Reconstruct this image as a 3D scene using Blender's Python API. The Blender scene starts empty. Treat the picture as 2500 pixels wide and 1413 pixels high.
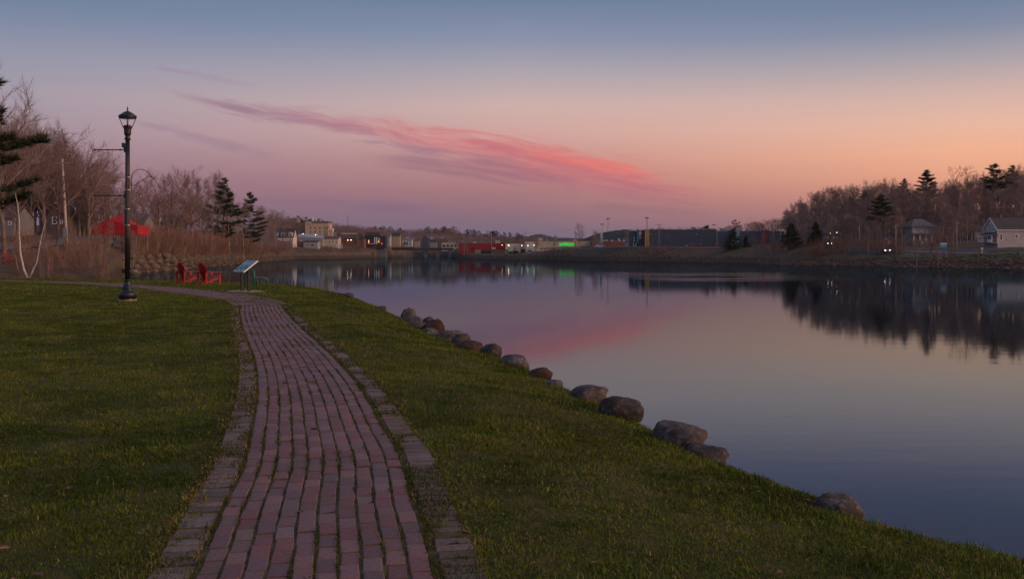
import bpy, math, random
import numpy as np
from mathutils import Vector, Matrix

# ------------------------------------------------------------------ camera
SC = bpy.context.scene
COL = SC.collection
EYE = 1.52            # camera height above the lawn (m); river lies at z = WATER
WATER = -2.48
F = 2400.0            # focal length in photo pixels, horizon on row 615
HZ = 615.0
cam_data = bpy.data.cameras.new('camera')
cam_data.sensor_width = 36.0
cam_data.lens = 36.0 * F / 2500.0
cam_data.shift_y = -(706.5 - HZ) / 2500.0
cam_data.clip_start = 0.1
cam_data.clip_end = 20000
cam = bpy.data.objects.new('camera', cam_data)
cam.location = (0, 0, EYE)
cam.rotation_euler = (math.radians(90), 0, 0)
COL.objects.link(cam)
SC.camera = cam

SC.view_settings.view_transform = 'Standard'
SC.view_settings.look = 'None'
SC.view_settings.exposure = 0.0
SC.view_settings.gamma = 1.0
SC.view_settings.use_curve_mapping = False
SC.cycles.use_denoising = True
SC.cycles.max_bounces = 6
SC.cycles.transparent_max_bounces = 8
SC.cycles.sample_clamp_indirect = 6.0

def lin(c):
    return tuple(((v / 255.0) / 12.92 if v / 255.0 <= 0.04045 else ((v / 255.0 + 0.055) / 1.055) ** 2.4) for v in c)

# ------------------------------------------------------------------ world: dusk sky
class NT:
    """small helper for shader node trees"""
    def __init__(s, tree):
        s.t = tree; s.n = tree.nodes; s.l = tree.links
    def node(s, typ, **kw):
        n = s.n.new(typ)
        for k, v in kw.items(): setattr(n, k, v)
        return n
    def put(s, sock, v):
        if isinstance(v, bpy.types.NodeSocket): s.l.new(v, sock)
        elif v is not None: sock.default_value = v
    def m(s, op, a, b=None, c=None, clamp=False):
        n = s.node('ShaderNodeMath', operation=op); n.use_clamp = clamp
        for i, v in enumerate((a, b, c)): s.put(n.inputs[i], v)
        return n.outputs[0]
    def mr(s, v, a, b, c=0.0, d=1.0, smooth=True):
        n = s.node('ShaderNodeMapRange', interpolation_type='SMOOTHSTEP' if smooth else 'LINEAR')
        for i, q in enumerate((v, a, b, c, d)): s.put(n.inputs[i], q)
        return n.outputs[0]
    def ramp(s, fac, stops, interp='LINEAR'):
        n = s.node('ShaderNodeValToRGB'); cr = n.color_ramp; cr.interpolation = interp
        while len(cr.elements) > 1: cr.elements.remove(cr.elements[-1])
        for i, (p, c) in enumerate(stops):
            e = cr.elements[0] if i == 0 else cr.elements.new(p)
            e.position = p; e.color = (*c, 1.0) if len(c) == 3 else c
        s.put(n.inputs[0], fac)
        return n.outputs[0]
    def mix(s, fac, a, b, blend='MIX'):
        n = s.node('ShaderNodeMix', data_type='RGBA', blend_type=blend)
        s.put(n.inputs[0], fac)
        for i, v in ((6, a), (7, b)):
            s.put(n.inputs[i], (*v, 1.0) if isinstance(v, tuple) and len(v) == 3 else v)
        return n.outputs[2]
    def xyz(s, v):
        n = s.node('ShaderNodeSeparateXYZ'); s.put(n.inputs[0], v); return n.outputs
    def comb(s, x, y, z):
        n = s.node('ShaderNodeCombineXYZ')
        for i, v in enumerate((x, y, z)): s.put(n.inputs[i], v)
        return n.outputs[0]
    def noise(s, vec, scale=5.0, detail=4.0, rough=0.55, dist=0.0):
        n = s.node('ShaderNodeTexNoise')
        s.put(n.inputs['Vector'], vec); n.inputs['Scale'].default_value = scale
        n.inputs['Detail'].default_value = detail; n.inputs['Roughness'].default_value = rough
        n.inputs['Distortion'].default_value = dist
        return n.outputs['Fac']

SUN_AZ, SUN_EL = 105.0, 17.0     # degrees right of the view axis / above the horizon (afterglow)
world = bpy.data.worlds.new('World'); SC.world = world; world.use_nodes = True
world.cycles.sampling_method = 'MANUAL'; world.cycles.sample_map_resolution = 512
W = NT(world.node_tree); W.n.clear()
geo = W.node('ShaderNodeTexCoord').outputs['Generated']
wx, wy, wz = W.xyz(geo)
hor = W.m('SQRT', W.m('ADD', W.m('MULTIPLY', wx, wx), W.m('MULTIPLY', wy, wy)))
hor = W.m('MAXIMUM', hor, 1e-4)
sa = math.radians(SUN_AZ)
caz = W.m('DIVIDE', W.m('ADD', W.m('MULTIPLY', wx, math.sin(sa)), W.m('MULTIPLY', wy, math.cos(sa))), hor)
warm = W.m('ADD', W.m('MULTIPLY', caz, 0.5), 0.5)
def sky_stops(rows, k):
    st = []
    for py, c in rows:
        t = (HZ - py) / F * k
        st.append((t / math.sqrt(1 + t * t), lin(c)))
    st += [(0.42, lin((98, 117, 148))), (0.7, lin((90, 110, 144))), (1.0, lin((86, 106, 142)))]
    return st
SKY_L = [(615, (116, 100, 128)), (540, (124, 104, 128)), (470, (142, 113, 130)), (400, (154, 126, 140)), (320, (165, 145, 158)),
         (230, (166, 155, 168)), (130, (148, 149, 170)), (50, (126, 137, 163)), (0, (113, 130, 158))]
SKY_C = [(615, (116, 102, 126)), (570, (122, 105, 126)), (530, (142, 110, 124)), (470, (170, 120, 125)), (400, (192, 141, 138)),
         (330, (210, 165, 158)), (260, (209, 177, 172)), (190, (181, 168, 174)), (100, (140, 148, 172)), (0, (109, 128, 157))]
SKY_R = [(615, (150, 104, 112)), (560, (170, 114, 115)), (500, (206, 138, 122)), (430, (236, 166, 134)), (370, (245, 180, 146)),
         (300, (234, 186, 164)), (230, (212, 179, 170)), (150, (172, 163, 170)), (70, (130, 140, 163)), (0, (112, 128, 157))]
cl_ = W.ramp(wz, sky_stops(SKY_L, 0.90))
cc_ = W.ramp(wz, sky_stops(SKY_C, 1.0))
cr_ = W.ramp(wz, sky_stops(SKY_R, 0.92))
sky = W.mix(W.mr(warm, 0.162, 0.37, smooth=False), cl_, cc_)
sky = W.mix(W.mr(warm, 0.37, 0.585, smooth=False), sky, cr_)
glow = W.m('MULTIPLY', W.mr(warm, 0.64, 1.0), W.mr(wz, 0.45, 0.05))      # brighter towards the sunset, right of the picture
sky = W.mix(1.0, sky, W.mix(glow, (1.0, 1.0, 1.0), (1.9, 1.75, 1.5)), 'MULTIPLY')
# thin cirrus streaks, placed by direction (they are kilometres away)
ysafe = W.m('MAXIMUM', wy, 0.05)
U = W.m('ADD', W.m('MULTIPLY', W.m('DIVIDE', wx, ysafe), F), 1250.0)
V = W.m('SUBTRACT', HZ, W.m('MULTIPLY', W.m('DIVIDE', wz, ysafe), F))
front = W.m('GREATER_THAN', wy, 0.1)
def streak(u0, v0, u1, v1, hw0, hw1, col_a, col_b, seed, opac, thr=0.46, sx=0.0035, sy=0.035):
    """cloud band from direction (u0,v0) to (u1,v1), half-width hw0 -> hw1"""
    L = math.hypot(u1 - u0, v1 - v0); ex, ey = (u1 - u0) / L, (v1 - v0) / L
    du = W.m('SUBTRACT', U, u0); dv = W.m('SUBTRACT', V, v0)
    s = W.m('ADD', W.m('MULTIPLY', du, ex), W.m('MULTIPLY', dv, ey))
    n = W.m('SUBTRACT', W.m('MULTIPLY', dv, ex), W.m('MULTIPLY', du, ey))
    t = W.m('DIVIDE', s, L)
    wob = W.noise(W.comb(W.m('MULTIPLY', s, 0.004), seed, 0.0), 1.0, 2.0)
    n = W.m('ADD', n, W.m('MULTIPLY', W.m('SUBTRACT', wob, 0.5), hw1 * 0.35))
    hw = W.mr(t, 0.0, 0.72, hw0, hw1, smooth=False)
    across = W.m('SUBTRACT', 1.0, W.m('ABSOLUTE', W.m('DIVIDE', n, hw)), clamp=True)
    ends = W.m('MULTIPLY', W.mr(t, 0.0, 0.18), W.mr(t, 1.0, 0.80))
    fb = W.noise(W.comb(W.m('MULTIPLY', s, sx), W.m('MULTIPLY', n, sy), seed * 3.7), 1.0, 6.0, 0.70, 0.9)
    d = W.mr(W.m('ADD', W.m('MULTIPLY', across, 0.42), fb), thr + 0.14, thr + 0.52)
    d = W.m('MULTIPLY', W.m('MULTIPLY', d, ends), W.m('MULTIPLY', front, W.mr(across, 0.0, 0.35)))
    lit = W.mr(W.m('ADD', W.m('DIVIDE', n, hw), W.m('MULTIPLY', W.m('SUBTRACT', fb, 0.5), 3.0)), -0.8, 0.9, 1.0, 0.0)
    col = W.mix(W.m('MULTIPLY', W.mr(t, 0.15, 0.62), lit), col_a, col_b)
    return W.m('MULTIPLY', d, opac), col
CLOUDS = [
    (350, 218, 1670, 456, 15, 96, lin((150, 112, 134)), lin((238, 112, 108)), 1.3, 0.74, 0.46, 0.0050, 0.042),
    (1080, 330, 1640, 446, 14, 40, lin((196, 112, 122)), lin((247, 126, 112)), 6.2, 0.85, 0.42, 0.008, 0.055),
    (860, 380, 1780, 486, 30, 75, lin((152, 108, 126)), lin((216, 114, 116)), 5.1, 0.7, 0.46, 0.0030, 0.034),
    (300, 290, 700, 390, 16, 30, lin((134, 108, 138)), lin((140, 110, 138)), 8.4, 0.30, 0.48, 0.006, 0.040),
    (360, 160, 640, 214, 10, 16, lin((160, 132, 154)), lin((170, 134, 154)), 2.6, 0.5, 0.46, 0.006, 0.05),
    (1420, 500, 1760, 530, 14, 30, lin((148, 104, 118)), lin((150, 104, 118)), 9.7, 0.45, 0.46, 0.004, 0.04),
    (560, 480, 1100, 520, 14, 34, lin((122, 100, 130)), lin((128, 102, 130)), 4.4, 0.45, 0.46, 0.004, 0.04),
]
for cd in CLOUDS:
    f_, c_ = streak(*cd)
    sky = W.mix(f_, sky, c_)
# low physical sky glow underneath the twilight colours
nish = W.node('ShaderNodeTexSky', sky_type='NISHITA')
nish.sun_disc = False
nish.sun_elevation = math.radians(0.6); nish.sun_rotation = math.radians(SUN_AZ)
nish.air_density = 1.2; nish.dust_density = 1.5
bg0 = W.node('ShaderNodeBackground'); W.put(bg0.inputs[0], nish.outputs[0]); bg0.inputs[1].default_value = 0.004
bg1 = W.node('ShaderNodeBackground'); W.put(bg1.inputs[0], sky); bg1.inputs[1].default_value = 1.01
addw = W.node('ShaderNodeAddShader'); W.put(addw.inputs[0], bg0.outputs[0]); W.put(addw.inputs[1], bg1.outputs[0])
wo = W.node('ShaderNodeOutputWorld'); W.put(wo.inputs[0], addw.outputs[0])

# the afterglow where the sun has just gone down: weak, wide and warm
sun_data = bpy.data.lights.new('afterglow_sun', 'SUN')
sun_data.energy = 1.85; sun_data.angle = math.radians(60); sun_data.color = (1.0, 0.64, 0.38)
sun = bpy.data.objects.new('afterglow_sun', sun_data); COL.objects.link(sun)
dirv = Vector((math.sin(sa) * math.cos(math.radians(SUN_EL)), math.cos(sa) * math.cos(math.radians(SUN_EL)), math.sin(math.radians(SUN_EL))))
sun.rotation_euler = dirv.to_track_quat('Z', 'Y').to_euler()

# ------------------------------------------------------------------ helpers
def tag(o, label=None, cat=None, group=None, kind=None):
    if label: o['label'] = label
    if cat: o['category'] = cat
    if group: o['group'] = group
    if kind: o['kind'] = kind
    return o
def empty(name, loc, rz=0.0, label=None, cat=None, group=None):
    o = bpy.data.objects.new(name, None); COL.objects.link(o)
    o.location = loc; o.rotation_euler = (0, 0, rz); o.empty_display_size = 0.3
    return tag(o, label, cat, group)
def link(name, me, parent=None, loc=None, rot=None, scale=None):
    o = bpy.data.objects.new(name, me); COL.objects.link(o); o.parent = parent
    if loc is not None: o.location = loc
    if rot is not None: o.rotation_euler = rot
    if scale is not None: o.scale = scale
    return o
def mesh_np(name, verts, faces_flat, nper, mat=None, smooth=False):
    """fast mesh from numpy: faces_flat int array, nper vertices per face"""
    me = bpy.data.meshes.new(name)
    verts = np.asarray(verts, dtype=np.float32).reshape(-1, 3); ff = np.asarray(faces_flat, dtype=np.int32).ravel()
    nf = len(ff) // nper
    me.vertices.add(len(verts)); me.vertices.foreach_set('co', verts.ravel())
    me.loops.add(len(ff)); me.loops.foreach_set('vertex_index', ff)
    me.polygons.add(nf)
    me.polygons.foreach_set('loop_start', np.arange(0, len(ff), nper, dtype=np.int32))
    me.polygons.foreach_set('loop_total', np.full(nf, nper, dtype=np.int32))
    if smooth: me.polygons.foreach_set('use_smooth', np.ones(nf, dtype=bool))
    me.update(calc_edges=True); me.validate()
    if mat: me.materials.append(mat)
    return me

class MB:
    """collects shapes, build() links them as ONE mesh object"""
    def __init__(s): s.v = []; s.f = []; s.sm = []
    def add(s, vs, fs, smooth=False):
        b = len(s.v); s.v += [tuple(q) for q in vs]
        s.f += [tuple(i + b for i in f) for f in fs]; s.sm += [smooth] * len(fs)
        return s
    def box(s, c, d, rz=0.0, rx=0.0, ry=0.0, ch=0.0):
        x, y, z = d[0] / 2, d[1] / 2, d[2] / 2
        R = Matrix.Rotation(rz, 3, 'Z') @ Matrix.Rotation(ry, 3, 'Y') @ Matrix.Rotation(rx, 3, 'X')
        C = Vector(c)
        if ch <= 0:
            vs = [(a, b, e) for e in (-z, z) for b in (-y, y) for a in (-x, x)]
            fs = [(0, 2, 3, 1), (4, 5, 7, 6), (0, 1, 5, 4), (2, 6, 7, 3), (0, 4, 6, 2), (1, 3, 7, 5)]
        else:
            def ring(px, py, pz): return [(-px, -py, pz), (px, -py, pz), (px, py, pz), (-px, py, pz)]
            vs = ring(x, y, -z) + ring(x, y, z - ch) + ring(x - ch, y - ch, z)
            fs = [(3, 2, 1, 0), (8, 9, 10, 11)]
            for k in (0, 4):
                for i in range(4):
                    j = (i + 1) % 4; fs.append((k + i, k + j, k + 4 + j, k + 4 + i))
        return s.add([C + R @ Vector(q) for q in vs], fs)
    def tube(s, pts, rad, n=8, cap=True, smooth=True):
        pts = [Vector(p) for p in pts]; m = len(pts)
        rads = [rad] * m if not hasattr(rad, '__len__') else list(rad)
        vs = []; fs = []; prev = None
        for i, p in enumerate(pts):
            t = (pts[min(i + 1, m - 1)] - pts[max(i - 1, 0)])
            t = t.normalized() if t.length > 1e-9 else Vector((0, 0, 1))
            if prev is None:
                a = Vector((1, 0, 0)) if abs(t.x) < 0.9 else Vector((0, 1, 0)); u = t.cross(a).normalized()
            else:
                u = (prev - t * prev.dot(t)); u = u.normalized() if u.length > 1e-6 else t.orthogonal().normalized()
            prev = u; w = t.cross(u)
            for k in range(n):
                a = 2 * math.pi * k / n
                vs.append(p + (u * math.cos(a) + w * math.sin(a)) * rads[i])
        for i in range(m - 1):
            for k in range(n):
                k2 = (k + 1) % n
                fs.append((i * n + k, i * n + k2, (i + 1) * n + k2, (i + 1) * n + k))
        if cap: fs += [tuple(range(n - 1, -1, -1)), tuple(range((m - 1) * n, m * n))]
        return s.add(vs, fs, smooth)
    def lathe(s, prof, n=24, c=(0, 0, 0), flute=0.0, nfl=0):
        vs = []; fs = []; m = len(prof)
        for (r, z) in prof:
            for k in range(n):
                a = 2 * math.pi * k / n
                rr = r * (1 - flute * (0.5 + 0.5 * math.cos(a * nfl))) if nfl else r
                vs.append((c[0] + rr * math.cos(a), c[1] + rr * math.sin(a), c[2] + z))
        for i in range(m - 1):
            for k in range(n):
                k2 = (k + 1) % n
                fs.append((i * n + k, i * n + k2, (i + 1) * n + k2, (i + 1) * n + k))
        if prof[0][0] > 1e-6: fs.append(tuple(range(n - 1, -1, -1)))
        if prof[-1][0] > 1e-6: fs.append(tuple(range((m - 1) * n, m * n)))
        return s.add(vs, fs, True)
    def prism(s, poly, axis, a, b):
        """extrude a polygon given in the other two axes from a to b along axis 0/1/2"""
        def mk(p, t):
            q = list(p); q.insert(axis, t); return tuple(q)
        n = len(poly); vs = [mk(p, a) for p in poly] + [mk(p, b) for p in poly]
        fs = [tuple(range(n)), tuple(range(2 * n - 1, n - 1, -1))]
        fs += [(i, i + n, (i + 1) % n + n, (i + 1) % n) for i in range(n)]
        return s.add(vs, fs)
    def mesh(s, name, mat=None):
        me = bpy.data.meshes.new(name); me.from_pydata([tuple(v) for v in s.v], [], s.f)
        me.polygons.foreach_set('use_smooth', s.sm)
        import bmesh
        bm = bmesh.new(); bm.from_mesh(me); bmesh.ops.recalc_face_normals(bm, faces=bm.faces); bm.to_mesh(me); bm.free()
        if mat: me.materials.append(mat)
        me.update(); return me
    def build(s, name, mat=None, parent=None, loc=None, rz=None, label=None):
        o = link(name, s.mesh(name, mat), parent, loc, (0, 0, rz) if rz is not None else None)
        if label: o['label'] = label
        return o

MATS = {}
def mat(name, rgb, rough=0.7, var=0.25, scale=3.0, metal=0.0, bump=0.0, bscale=None, emit=0.0, rgb2=None, obj_rand=0.0, island=0.0, spec=0.5, coord='Object'):
    """procedural material: base colour broken up by noise, optional relief and per-piece variation"""
    if name in MATS: return MATS[name]
    m = bpy.data.materials.new(name); m.use_nodes = True; t = NT(m.node_tree)
    b = t.n['Principled BSDF']; tc = t.node('ShaderNodeTexCoord').outputs[coord]
    dark = tuple(c * (1 - var) for c in rgb); lite = rgb2 if rgb2 else tuple(min(1, c * (1 + var)) for c in rgb)
    fac = t.mr(t.noise(tc, scale, 5.0, 0.6), 0.3, 0.7)
    c = t.mix(fac, dark, lite)
    if obj_rand or island:
        src = t.node('ShaderNodeObjectInfo').outputs['Random'] if obj_rand else t.node('ShaderNodeNewGeometry').outputs['Random Per Island']
        k = obj_rand or island
        hs = t.node('ShaderNodeHueSaturation'); t.put(hs.inputs['Value'], t.mr(src, 0, 1, 1 - k, 1 + k, smooth=False))
        t.put(hs.inputs['Hue'], t.mr(t.m('FRACT', t.m('MULTIPLY', src, 7.13)), 0, 1, 0.5 - 0.05 * k, 0.5 + 0.05 * k, smooth=False))
        t.put(hs.inputs['Saturation'], t.mr(t.m('FRACT', t.m('MULTIPLY', src, 3.71)), 0, 1, 1 - k, 1 + k * 0.5, smooth=False))
        t.put(hs.inputs['Color'], c); c = hs.outputs[0]
    t.put(b.inputs['Base Color'], c)
    b.inputs['Roughness'].default_value = rough; b.inputs['Metallic'].default_value = metal
    b.inputs['Specular IOR Level'].default_value = spec
    if bump:
        bn = t.node('ShaderNodeBump'); bn.inputs['Strength'].default_value = bump
        t.put(bn.inputs['Height'], t.noise(tc, bscale or scale * 4, 4.0, 0.6)); t.put(b.inputs['Normal'], bn.outputs[0])
    if emit:
        b.inputs['Emission Color'].default_value = (*rgb, 1); b.inputs['Emission Strength'].default_value = emit
    MATS[name] = m; return m

def WX(px, D): return (px - 1250.0) / F * D
def WZ(py, D): return EYE - (py - HZ) / F * D
def P(px, py, D): return Vector((WX(px, D), D, WZ(py, D)))
rnd = random.Random(7)
# ------------------------------------------------------------------ terrain functions
def _lat(ix, iy, seed):
    h = (ix.astype(np.int64) * 374761393 + iy.astype(np.int64) * 668265263 + seed * 982451653) & 0x7fffffff
    h = ((h ^ (h >> 13)) * 1274126177) & 0x7fffffff
    return ((h ^ (h >> 16)) & 0xffff) / 65535.0
def vnoise(x, y, seed=0):
    x = np.asarray(x, float); y = np.asarray(y, float)
    ix = np.floor(x); iy = np.floor(y); fx = x - ix; fy = y - iy
    fx = fx * fx * (3 - 2 * fx); fy = fy * fy * (3 - 2 * fy)
    a = _lat(ix, iy, seed); b = _lat(ix + 1, iy, seed); c = _lat(ix, iy + 1, seed); d = _lat(ix + 1, iy + 1, seed)
    return (a * (1 - fx) + b * fx) * (1 - fy) + (c * (1 - fx) + d * fx) * fy
def fbm(x, y, seed=0, o=3):
    t = 0; a = 0.5; n = 0
    for k in range(o):
        t = t + a * vnoise(x * 2 ** k, y * 2 ** k, seed + 17 * k); n += a; a *= 0.5
    return t / n

EDGE_PX = [(2500, 1370), (2100, 1272), (2000, 1218), (1770, 1132), (1600, 1052), (1480, 1000), (1380, 948), (1290, 905), (1200, 872),
           (1110, 842), (1000, 790), (930, 754), (850, 722)]
LAWN_POLY = [(14, -30), (9, -12), (5.5, -2), (3.7, 3.2)]
for px, py in EDGE_PX:
    D = 1.82 * F / (py - HZ); LAWN_POLY.append((WX(px, D), D))
LAWN_POLY += [(-9.3, 47.5), (-11.4, 49.8), (-13.2, 51.4), (-18.2, 54), (-21.5, 55.6), (-26, 58.6), (-32, 61), (-42, 63), (-70, 66), (-110, 70), (-110, -30)]
LP = np.array(LAWN_POLY, float)
def lawn_s(x, y):
    """signed distance to the lawn's edge, positive inside"""
    x = np.asarray(x, float); y = np.asarray(y, float)
    best = np.full(x.shape, 1e9); inside = np.zeros(x.shape, bool)
    n = len(LP)
    for i in range(n):
        ax, ay = LP[i]; bx, by = LP[(i + 1) % n]
        dx, dy = bx - ax, by - ay
        t = np.clip(((x - ax) * dx + (y - ay) * dy) / (dx * dx + dy * dy), 0, 1)
        best = np.minimum(best, np.hypot(x - ax - t * dx, y - ay - t * dy))
        cond = ((ay > y) != (by > y))
        with np.errstate(divide='ignore', invalid='ignore'):
            xi = ax + (y - ay) * dx / (dy if dy != 0 else 1e-9)
        inside ^= cond & (x < xi)
    return np.where(inside, best, -best)
def lawn_z(x, y):
    s = lawn_s(x, y)
    z = np.where(s > 2.5, 0.0, -0.3 * np.clip((2.5 - s) / 2.5, 0, 1) ** 2)
    z = np.where(s < 0, -0.3 + s * 0.8, z)
    z = z + (fbm(np.asarray(x) * 0.55 + 40, np.asarray(y) * 0.55 + 40, 3) - 0.5) * 0.07
    z = z + (fbm(np.asarray(x) * 2.6 + 11, np.asarray(y) * 2.6, 13, 2) - 0.5) * 0.012
    return np.maximum(z, -4.5)

# far bank profiles: photo column -> (shore D), then (D, z) knots going away from the viewer
KEYS = [
 (-900, 66, (72, .2), (95, .4), (160, 3.5), (260, 9), (600, 16)),
 (0, 68, (74, .1), (92, .32), (165, 3.2), (260, 9), (600, 16)),
 (250, 70, (77, 0), (115, .5), (170, 2.5), (280, 8), (600, 16)),
 (315, 178, (181, .9), (200, 1.5), (240, 3), (320, 8), (600, 15)),
 (440, 223, (230, .5), (250, 1.6), (290, 4), (360, 9), (620, 15)),
 (560, 300, (312, .6), (335, 1.8), (380, 5), (470, 10), (660, 16)),
 (640, 400, (412, .5), (440, 2), (500, 6), (600, 14), (780, 17)),
 (720, 552, (563, 1.0), (582, 2.2), (640, 8), (780, 17.5), (1000, 20)),
 (800, 582, (592, 1.2), (612, 2.6), (700, 8), (860, 15.9), (1100, 19)),
 (880, 650, (660, 1.5), (690, 4), (780, 8), (900, 14), (1200, 17)),
 (950, 728, (742, 2.5), (770, 4.6), (850, 7), (950, 13.2), (1300, 15)),
 (1000, 900, (915, 2), (930, 4.6), (960, 7), (1050, 14.5), (1300, 16)),
 (1090, 900, (910, 2), (930, 4.6), (960, 7), (1050, 16), (1300, 17)),
 (1118, 640, (650, 0), (660, 1), (700, 2), (1000, 13), (1300, 14)),
 (1150, 600, (612, -.2), (625, .4), (700, 1.2), (1000, 11), (1300, 12)),
 (1250, 542, (556, -.2), (566, .1), (640, .8), (1000, 8), (1400, 9)),
 (1310, 520, (532, .2), (550, 1.2), (600, 1.6), (1000, 6), (1500, 7)),
 (1350, 508, (516, .8), (527, 3.0), (560, 2.2), (1000, 5), (1500, 6)),
 (1480, 457, (468, .6), (482, 3.7), (540, 3.9), (900, 4.2), (1500, 5)),
 (1580, 430, (442, .3), (455, 3.6), (510, 4), (800, 12), (1500, 14)),
 (1750, 384, (398, -.6), (424, 3.6), (500, 4), (700, 12), (1200, 16)),
 (1910, 320, (335, -1), (362, 2.4), (400, 4), (600, 11), (1000, 16)),
 (1950, 306, (324, -1), (345, 2.6), (370, 4.5), (480, 12), (900, 22)),
 (2100, 282, (298, -.6), (312, 2.8), (335, 4), (420, 13), (800, 30)),
 (2200, 265, (280, 0), (292, 2.4), (315, 3.5), (400, 15), (800, 34)),
 (2500, 240, (253, 1.0), (263, 2.05), (290, 2.9), (380, 17), (800, 38)),
 (3400, 205, (218, 1), (228, 2), (255, 3), (345, 17), (800, 38)),
]
KPX = np.array([k[0] for k in KEYS], float)
KD = np.array([[k[1]] + [q[0] for q in k[2:]] for k in KEYS], float)
KZ = np.array([[WATER] + [q[1] for q in k[2:]] for k in KEYS], float)
def far_z(x, y):
    x = np.asarray(x, float); y = np.asarray(y, float)
    sh = x.shape; x = x.ravel(); y = np.maximum(y.ravel(), 1.0)
    px = 1250 + F * x / y
    Dk = np.stack([np.interp(px, KPX, KD[:, i]) for i in range(KD.shape[1])], 1)
    Zk = np.stack([np.interp(px, KPX, KZ[:, i]) for i in range(KZ.shape[1])], 1)
    wob = (fbm(x * 0.06, y * 0.06, 11) - 0.5) * 10 * np.clip(y / 300, 0.15, 1)
    yy = y + wob
    z = WATER - np.clip((Dk[:, 0] - yy) * 0.12, 0, 2.2)
    for i in range(KD.shape[1] - 1):
        t = (yy - Dk[:, i]) / np.maximum(Dk[:, i + 1] - Dk[:, i], 1e-3)
        t = np.clip(t, 0, 1); z = np.where(yy > Dk[:, i], Zk[:, i] + (Zk[:, i + 1] - Zk[:, i]) * t, z)
    z = z + (fbm(x * 0.25, y * 0.25, 5) - 0.5) * np.clip((yy - Dk[:, 0]) / 10, -0.3, 1) * 0.7
    return z.reshape(sh)
def GZ(x, y):
    a = float(lawn_z(np.array([x]), np.array([y]))[0]) if y < 90 else -9
    b = float(far_z(np.array([x]), np.array([y]))[0]) if y > 55 else -9
    return max(a, b)
def G(px, D):
    x = WX(px, D); return Vector((x, D, GZ(x, D)))
def hit(px, py):
    """point of the lawn seen at a photo pixel (marching along the ray)"""
    Ds = np.geomspace(3.0, 75.0, 900); below = WZ(py, Ds) <= lawn_z(WX(px, Ds), Ds)
    D = float(Ds[np.argmax(below)]) if below.any() else 60.0
    return Vector((WX(px, D), D, WZ(py, D)))

# ------------------------------------------------------------------ ground materials
def ground_mat(name, kind):
    m = bpy.data.materials.new(name); m.use_nodes = True; t = NT(m.node_tree); b = t.n['Principled BSDF']
    pos = t.node('ShaderNodeNewGeometry').outputs['Position']; x, y, z = t.xyz(pos)
    n1 = t.noise(pos, 0.12, 5, 0.6); n2 = t.noise(pos, 1.6, 5, 0.65); n3 = t.noise(pos, 14.0, 4, 0.6)
    if kind == 'lawn':
        c = t.mix(t.mr(n2, 0.35, 0.65), (0.055, 0.055, 0.014), (0.115, 0.085, 0.026))
        c = t.mix(t.mr(n3, 0.4, 0.7), c, (0.070, 0.074, 0.020))
        bank = t.mr(z, -0.9, -0.35)
        c = t.mix(bank, (0.05, 0.04, 0.032), c)
        bs = 0.6
    else:
        zz = t.m('ADD', z, t.m('MULTIPLY', t.m('SUBTRACT', n2, 0.5), 0.7))
        grass = t.mix(t.mr(n1, 0.50, 0.68), (0.15, 0.098, 0.066), (0.085, 0.080, 0.034))
        grass = t.mix(t.mr(n2, 0.45, 0.75), grass, (0.17, 0.12, 0.08))
        wood = t.mix(n2, (0.19, 0.12, 0.098), (0.11, 0.072, 0.060))
        c = t.mix(t.mr(zz, 3.2, 4.6), grass, wood)
        mud = t.mix(t.mr(n2, 0.4, 0.65), (0.045, 0.030, 0.022), (0.13, 0.075, 0.044))
        mud = t.mix(t.mr(n3, 0.5, 0.7), mud, (0.13, 0.10, 0.085))
        c = t.mix(t.mr(zz, -1.1, -0.2), mud, c)
        bs = 0.9
    t.put(b.inputs['Base Color'], c); b.inputs['Roughness'].default_value = 0.95; b.inputs['Specular IOR Level'].default_value = 0.15
    bn = t.node('ShaderNodeBump'); bn.inputs['Strength'].default_value = bs; bn.inputs['Distance'].default_value = 0.2
    t.put(bn.inputs['Height'], t.m('ADD', n2, t.m('MULTIPLY', n3, 0.4))); t.put(b.inputs['Normal'], bn.outputs[0])
    return m

def fan_grid(rows, cols, zf, keep=None):
    Dg, Pg = np.meshgrid(rows, cols, indexing='ij'); X = (Pg - 1250) / F * Dg
    Z = zf(X, Dg); V = np.stack([X, Dg, Z], -1).reshape(-1, 3)
    nr, nc = Dg.shape; idx = np.arange(nr * nc).reshape(nr, nc)
    q = np.stack([idx[:-1, :-1], idx[:-1, 1:], idx[1:, 1:], idx[1:, :-1]], -1).reshape(-1, 4)
    if keep is not None:
        kv = keep(X, Dg).ravel(); q = q[kv[q].any(1)]
        used = np.unique(q); re = np.full(len(V), -1); re[used] = np.arange(len(used)); V = V[used]; q = re[q]
    return V, q
# lawn: a fan of quads in front of the viewer plus the flat part behind
rows = np.concatenate([np.geomspace(1.2, 30, 230), np.linspace(30.3, 70, 150)])
cols = np.concatenate([np.linspace(-6000, -400, 60), np.linspace(-380, 3000, 340), np.linspace(3040, 9000, 60)])
V, q = fan_grid(rows, cols, lawn_z, lambda x, y: lawn_s(x, y) > -5.5)
lawn_mat = ground_mat('lawn_soil', 'lawn')
lawn = link('lawn', mesh_np('lawn', V, q, 4, lawn_mat, True)); tag(lawn, kind='structure', label='sloping green park lawn beside the brick path')
# far land, rising from the river bed, out to the horizon
rows = np.concatenate([np.linspace(58, 130, 90), np.linspace(131, 480, 250), np.linspace(482, 760, 130), np.geomspace(765, 9000, 90)])
cols = np.concatenate([np.linspace(-2200, -200, 50), np.linspace(-190, 2700, 500), np.linspace(2710, 5200, 60)])
V, q = fan_grid(rows, cols, far_z)
terrain = link('terrain', mesh_np('terrain', V, q, 4, ground_mat('far_ground', 'far'), True))
tag(terrain, kind='structure', label='far river banks and wooded slopes')

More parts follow.
